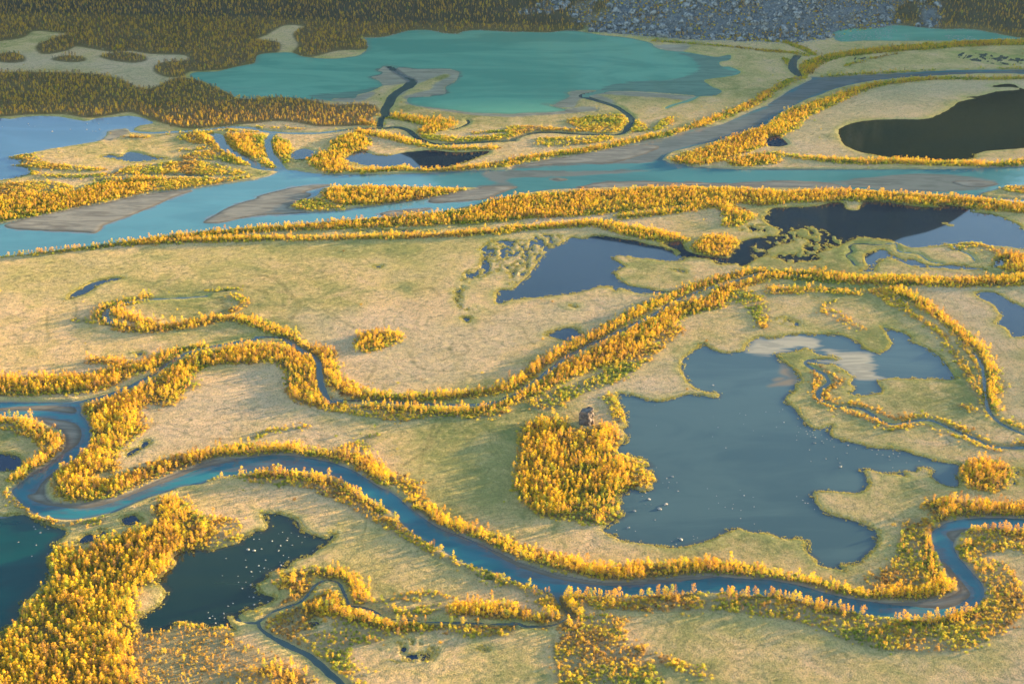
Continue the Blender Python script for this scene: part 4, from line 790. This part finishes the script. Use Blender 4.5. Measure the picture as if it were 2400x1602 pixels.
for q, i in enumerate(order):
    o = bpy.data.objects.new('willow_bush', BUSH[q % 5]); C.objects.link(o); o.location = (bx[i], by[i], bzz[i]); o.rotation_euler = (0, 0, r.random()*6.28); o.scale = (bs_[i], bs_[i], bs_[i]*hgt[i])
    cw = 'brown' if bt[i] < .3 else 'orange-gold' if bt[i] < .5 else 'yellow' if bt[i] < .7 else 'olive green'
    o['tint'] = float(bt[i]); o['label'] = '%s %s leafy bush %s' % ('large' if bs_[i] > 1.4 else 'low', cw, place_word(px_[i], py_[i])); o['category'] = 'bush'; o['group'] = 'willow bushes of the near banks'
rs = ~near; n = rs.sum(); rot = np.zeros((n, 3)); rot[:, 2] = r.random(n)*6.28
gn_scatter('willow_thicket', 'low yellow and olive willow scrub along the banks', PC_BUSH, np.stack([bx[rs], by[rs], bzz[rs]], 1), np.stack([bs_[rs], bs_[rs], bs_[rs]*hgt[rs]], 1), rot, bt[rs])

# sedge tufts fringing the still water
still = np.minimum.reduce([F for n_, F, m in bodies if n_ in ('lake', 'pond') and m != 'turq'])
X, Y, r = candidates(1.25, 900, 2050, -900, 900, seed=15)
l = lookup(still, X, Y) + (fbm(X/8, Y/8, 41, 2)-.5)*2.5; u = r.random(len(X)); lf = lookup(L, X, Y)
k = (l > -.4) & (l < 3.2) & (lf > -.5) & (u < .8) & (lookup(Tf, X, Y) > 1)
k |= (l <= -.4) & (l > -3.5) & (fbm(X/6, Y/6, 42, 3) > .60) & (lf > -5)
rx, ry = X[k], Y[k]; n = k.sum(); print('reeds', n); rot = np.zeros((n, 3)); rot[:, 2] = r.random(n)*6.28; sc_ = r.uniform(.6, 1.35, n)
gn_scatter('sedge', 'yellow-green sedge fringing the ponds and lakes', PC_REED, np.stack([rx, ry, np.maximum(lookup(Z, rx, ry), -.05)], 1), np.stack([sc_*1.1, sc_*1.1, sc_], 1), rot, np.clip(r.normal(.5, .2, n), 0, 1))

# boulder field at the foot of the far slope
X, Y, r = candidates(4.0, 2600, 3300, -200, 1000, seed=16)
size = 1.05*(r.random(len(X))+.006)**-.5; k = (lookup(scree, X, Y) > .35) & (lookup(Lnat, X, Y) > .3) & (r.random(len(X)) < .8)
X, Y, size = X[k], Y[k], np.minimum(size[k], 8.0)
big = [(1492, 56, 11, 7.0), (1548, 42, 10, 6), (1561, 30, 11, 6), (1710, 60, 9, 6), (1618, 48, 9, 6), (1838, 72, 13, 10), (1862, 76, 8, 8.5), (1925, 92, 13, 4.5), (1970, 22, 6, 5), (1330, 10, 10, 6), (1265, 32, 7, 5), (2010, 40, 7, 5), (1650, 10, 10, 5), (1395, 6, 7, 5), (1885, 25, 7, 5), (1910, 58, 9, 6), (1745, 72, 7, 5), (2060, 35, 7, 5)]
def on_hill(px, py):
    best = None
    for yy in np.linspace(2500, 3300, 1600):
        z = float(hill(np.array([(px-PW/2)*(yy*cp+CAM_H*sp)/FPX]), np.array([yy]))[0]); zc_ = yy*cp+(CAM_H-z)*sp; x = (px-PW/2)*zc_/FPX
        e = abs(proj(x, yy, z)[1]-py)
        if best is None or e < best[0]: best = (e, x, yy)
    return best[1], best[2]
sx = np.concatenate([X, [0]*0]); sizes = size; zz = lookup(Z, X, Y)
vis = in_frame(X, Y, zz, -4); order = np.argsort(np.where(vis, -size, 1e9))[:280]; near = np.zeros(len(X), bool); near[order] = True; print('boulders', len(X))
rz = lambda: (r.uniform(-.4, .4), r.uniform(-.4, .4), r.random()*6.28)
pxr, pyr = proj(X, Y, zz)
for q, i in enumerate(order):
    o = bpy.data.objects.new('boulder', ROCK[q % 7]); C.objects.link(o); o.location = (X[i], Y[i], zz[i]+size[i]*.25); o.rotation_euler = rz(); o.scale = (size[i], size[i]*r.uniform(.7, 1), size[i]*r.uniform(.7, 1.1))
    o['label'] = '%s grey boulder %s the far scree slope, %s' % ('very large' if size[i] > 7 else 'large' if size[i] > 5 else 'mid-sized', 'at the foot of' if pyr[i] > 60 else 'halfway up' if pyr[i] > 28 else 'high on', 'left end' if pxr[i] < 1450 else 'left of centre' if pxr[i] < 1650 else 'middle' if pxr[i] < 1800 else 'right of centre' if pxr[i] < 1950 else 'right end'); o['category'] = 'boulder'; o['group'] = 'boulders of the far scree slope'
words = ['sharp wedge-shaped', 'broad', 'blocky', 'dark rounded', 'flat-topped', 'tall steep', 'split upright', 'low wide mossy', 'angular', 'pale broad', 'small blocky', 'squat', 'long', 'leaning', 'humped', 'dark blocky', 'rounded', 'grey']
for q, (px, py, w, hh) in enumerate(big):
    x, y = on_hill(px, py); z = float(lookup(Z, np.array([x]), np.array([y]))[0])
    o = bpy.data.objects.new('boulder', ROCK[(q*3) % 7]); C.objects.link(o); o.location = (x, y, z+hh*.2); o.rotation_euler = (r.uniform(-.2, .2), r.uniform(-.2, .2), r.random()*6.28); o.scale = (w*.75, w*.6, hh*1.0)
    o['label'] = '%s huge boulder %s far scree, %s of its width' % (words[q], 'at foot of' if py > 60 else 'on', 'the left third' if px < 1500 else 'the middle' if px < 1800 else 'the right third'); o['category'] = 'boulder'
rs = ~near; n = rs.sum(); rot = r.random((n, 3))*6.28; sc_ = np.stack([size[rs]]*3, 1)*r.uniform(.7, 1.1, (n, 3))
gn_scatter('scree', 'grey boulders and rubble covering the far slope', PC_ROCK, np.stack([X[rs], Y[rs], zz[rs]+size[rs]*.2], 1), sc_, rot, np.full(n, .5))
# pale stones along the far shore
X, Y, r = candidates(2.2, 2300, 2790, -900, 1150, seed=17)
tl = np.minimum(lookup(bodies[0][1], X, Y), lookup(bodies[1][1], X, Y)); fy = np.interp(X, FX, FY); dens = np.where((X > 150) & (X < 760), .55, .0)
k = (tl > -1.6) & (tl < 1.5) & (Y > fy - 170) & ((Y > fy-40) | (X < -100)) & (r.random(len(X)) < .45)
k |= (np.abs(Y-(fy-14)) < 13) & (r.random(len(X)) < dens*.6) & (X < 560) & (X > 100)
k |= (tl < 0) & (X > 480) & (X < 800) & (Y > 2640) & (fbm(X/30, Y/30, 44, 2) > .48) & (r.random(len(X)) < .16)
n = k.sum(); size = r.uniform(.5, 1.5, n)
gn_scatter('shore_stones', 'pale washed stones along the far lake shore', PC_STONE, np.stack([X[k], Y[k], np.maximum(lookup(Z, X[k], Y[k]), 0)+.05], 1), np.stack([size*1.2, size, size*.5], 1), np.stack([r.normal(0, .2, n), r.normal(0, .2, n), r.random(n)*6.28], 1), np.full(n, .5))

# single pale stones standing in the lakes
def stone_set(s, default, water):
    for tok in s.strip().split(';'):
        p = parse(tok)
        for (a, b, w) in p:
            q = unproj([a], [b])[0]; i = random.randrange(5); o = bpy.data.objects.new('stone', STONE[i]); C.objects.link(o); w = w if w != 10 else default
            w *= random.uniform(.55, .85); o.location = (q[0], q[1], w*.06); o.rotation_euler = (0, 0, random.random()*6.28); o.scale = (w*.55, w*.45, w*.5)
            if 'slate' in water: pl_ = 'off the grove shore' if a < 1480 else 'by the southern shore' if b > 1240 else 'off the eastern spits' if a > 1840 and b < 1120 else 'near the western meadow spit' if b < 930 else 'in the middle'
            elif 'dark' in water: pl_ = 'near the creek mouth' if b > 1420 else 'in its right arm' if a > 620 else 'in its left half' if a < 560 else 'in the middle'
            else: pl_ = 'towards the right' if a % 600 > (150 if 'pale' in water else 85) else 'towards the left'
            o['label'] = '%s pale stone in %s, %s' % ('large' if w > 2 else 'small' if w < 1 else 'mid-sized', water, pl_); o['category'] = 'stone'; o['group'] = 'stones in '+water
stone_set("C3 w3 1845,400 w1.2 1310,585 1325,770 1845,688 2090,660 2145,675 2330,645 w1.8 1890,788 1840,872 w1.2 2125,757 2215,818 2300,868 w2 1962,975 w1.2 1325,1155 w3 1472,1240 w1.5 1440,1290 1512,1292 1432,1340 1420,1255 w2.5 1523,1372 w1.8 1228,1388 w4 1258,1448 w5 1410,1495 w7 1355,1535 w3.5 1125,1555 w1.2 1225,1490 1275,1495 1195,1418 1793,1348 2095,1360 1877,1415 w2 2130,1412 w1.2 2213,1428 1895,1480 2030,1490 1955,1518 2022,1532 2100,1548 w2.2 2222,1515 w1.2 1805,1532 1385,1295;C4 w4 1062,142 w1.2 955,162 1128,172 w4 1547,250 w1.4 1517,235 1460,265 1657,217 1695,232 1663,245 1165,268 1500,292 w1.6 2215,105 2090,55 1308,70;D3 w1.2 103,643 135,623 w2 147,741 w1.2 77,785 272,775 298,797 282,830 262,862 w1.7 262,903 385,820 350,822 408,835 360,848 w3 430,880 w1.4 415,858 490,855 390,870 w3 427,932 w1.6 493,913 507,930 540,895 570,908 587,893 605,965 w3.6 732,953 w1.4 380,993 810,983 885,988 w3 722,1024 w2 955,996 1010,995 998,1033 w2.5 1050,1040 w2 1148,1028 1207,1025 w2.4 1110,1055 1195,1053 w1.5 1118,1085 1160,1065 635,1073 w2.4 532,1076 w2 392,1097 658,1112 w4.5 665,1150 w3 1500,1080 w1.8 1270,1110 1385,1095 w1.4 1145,1155 1145,1192 263,1420 320,1455 340,1480 365,1483 427,1538 408,1450", 1.4, 'the large slate-blue lake')
stone_set("A4 w4 2265,340 2322,352 w1.8 2065,420 2245,435 w1.6 2250,500 w3 2297,543 w1.6 2032,578 2175,582 2308,583 2180,638 2247,637 w2.2 2293,663 w2.8 2212,695 w2 2330,722 2318,775 w1.5 2278,770 1903,915 w3 2045,925 w1.8 1942,948 1965,972 2050,962 2130,830 2085,855 w2.4 2115,1035 2323,843 2320,245 1915,965 1970,1012;B4 w1.3 45,187 208,195 243,180 323,188 447,225 387,220 290,235 420,275 w2.2 330,300 w2.6 48,335 w1.4 250,393 297,410 250,460 w2.6 87,437 w2 25,487 w3 75,510 w1.8 38,540 w2.2 103,565 w1.2 113,517 143,530 175,527 220,452 w2.6 230,485 w1.4 33,803 w2.4 110,815 148,262 30,245 207,350 520,352 225,305 280,257", 1.5, 'the dark green pond')
stone_set("A4 w4 368,188 w2 325,152 310,130 440,152 w2.6 168,273 w1.5 480,272 490,275 w1.8 290,400 437,380 w2 458,572 330,300", 1.5, 'the teal lake at the left edge')
stone_set("A1 w4 478,1208 258,1137 w3 645,1188 905,1136 795,1190 800,1135 912,1188 880,1205 w2 380,1122 20,1165 320,1160 770,1165 1210,1105 1055,1075 990,1135 850,1205 270,1155", 2.5, 'the pale blue lake at the left')

# the great split boulder above the grove
bx0, by0 = unproj([1374], [993])[0]
def big_boulder():
    base = [(-6.2, -3.0), (1.8, -5.2), (6.4, -1.0), (4.8, 4.4), (-5.0, 4.6)]
    lev = [(0, 1.0, 0), (4.5, .97, .2), (9.5, .93, .3), (12.5, .84, .4)]
    bm = bmesh.new(); ringl = []
    for li, (h, k, j) in enumerate(lev):
        ring = []
        for (x, y) in base:
            hh = h + (0.16*x + 0.05*y if li == 3 else 0)
            ring.append(bm.verts.new((x*k + random.uniform(-j, j), y*k + random.uniform(-j, j), hh)))
        ringl.append(ring)
    for a, b in zip(ringl[:-1], ringl[1:]):
        for i in range(5): bm.faces.new((a[i], a[(i+1) % 5], b[(i+1) % 5], b[i]))
    bm.faces.new(ringl[-1]); bm.faces.new(ringl[0][::-1])
    bmesh.ops.bevel(bm, geom=[e for e in bm.edges], offset=.35, segments=1, affect='EDGES')
    bmesh.ops.triangulate(bm, faces=bm.faces[:]); bmesh.ops.subdivide_edges(bm, edges=bm.edges[:], cuts=3, use_grid_fill=True)
    bm.normal_update()
    for v in bm.verts:
        n = mnoise.fractal(v.co/3.2, 1.0, 2.0, 4); v.co += v.normal*n*1.1
    me = bpy.data.meshes.new('great_boulder'); bm.to_mesh(me); bm.free(); me.materials.append(M_BIG); return me
o = bpy.data.objects.new('great_boulder', big_boulder()); C.objects.link(o); o.location = (bx0, by0, .3); o.rotation_euler = (0, 0, R(-8)); o.scale = (1.1, 1.1, 1.15)
o['label'] = 'house-sized brown block of rock rising behind the golden birch grove by the large lake'; o['category'] = 'boulder'

HAZE = 0.0000032
# ------------------------------------------------------------------ air
me = bpy.data.meshes.new('haze'); bm = bmesh.new(); bmesh.ops.create_cube(bm, size=1)
bmesh.ops.scale(bm, vec=(70000, 45000, 1300), verts=bm.verts); bmesh.ops.translate(bm, vec=(0, 12000, 645), verts=bm.verts); bm.to_mesh(me); bm.free()
hz, nt = new_mat('haze'); g = G(nt); pv = g.n('ShaderNodeVolumePrincipled'); pv.inputs['Color'].default_value = (.50, .76, 1.0, 1); pv.inputs['Density'].default_value = HAZE; pv.inputs['Anisotropy'].default_value = 0.3
oo = g.n('ShaderNodeOutputMaterial'); g.l(pv.outputs[0], oo.inputs['Volume']); me.materials.append(hz)
ho = bpy.data.objects.new('haze', me); C.objects.link(ho); ho['kind'] = 'stuff'; ho['label'] = 'thin blue haze hanging in the valley air'
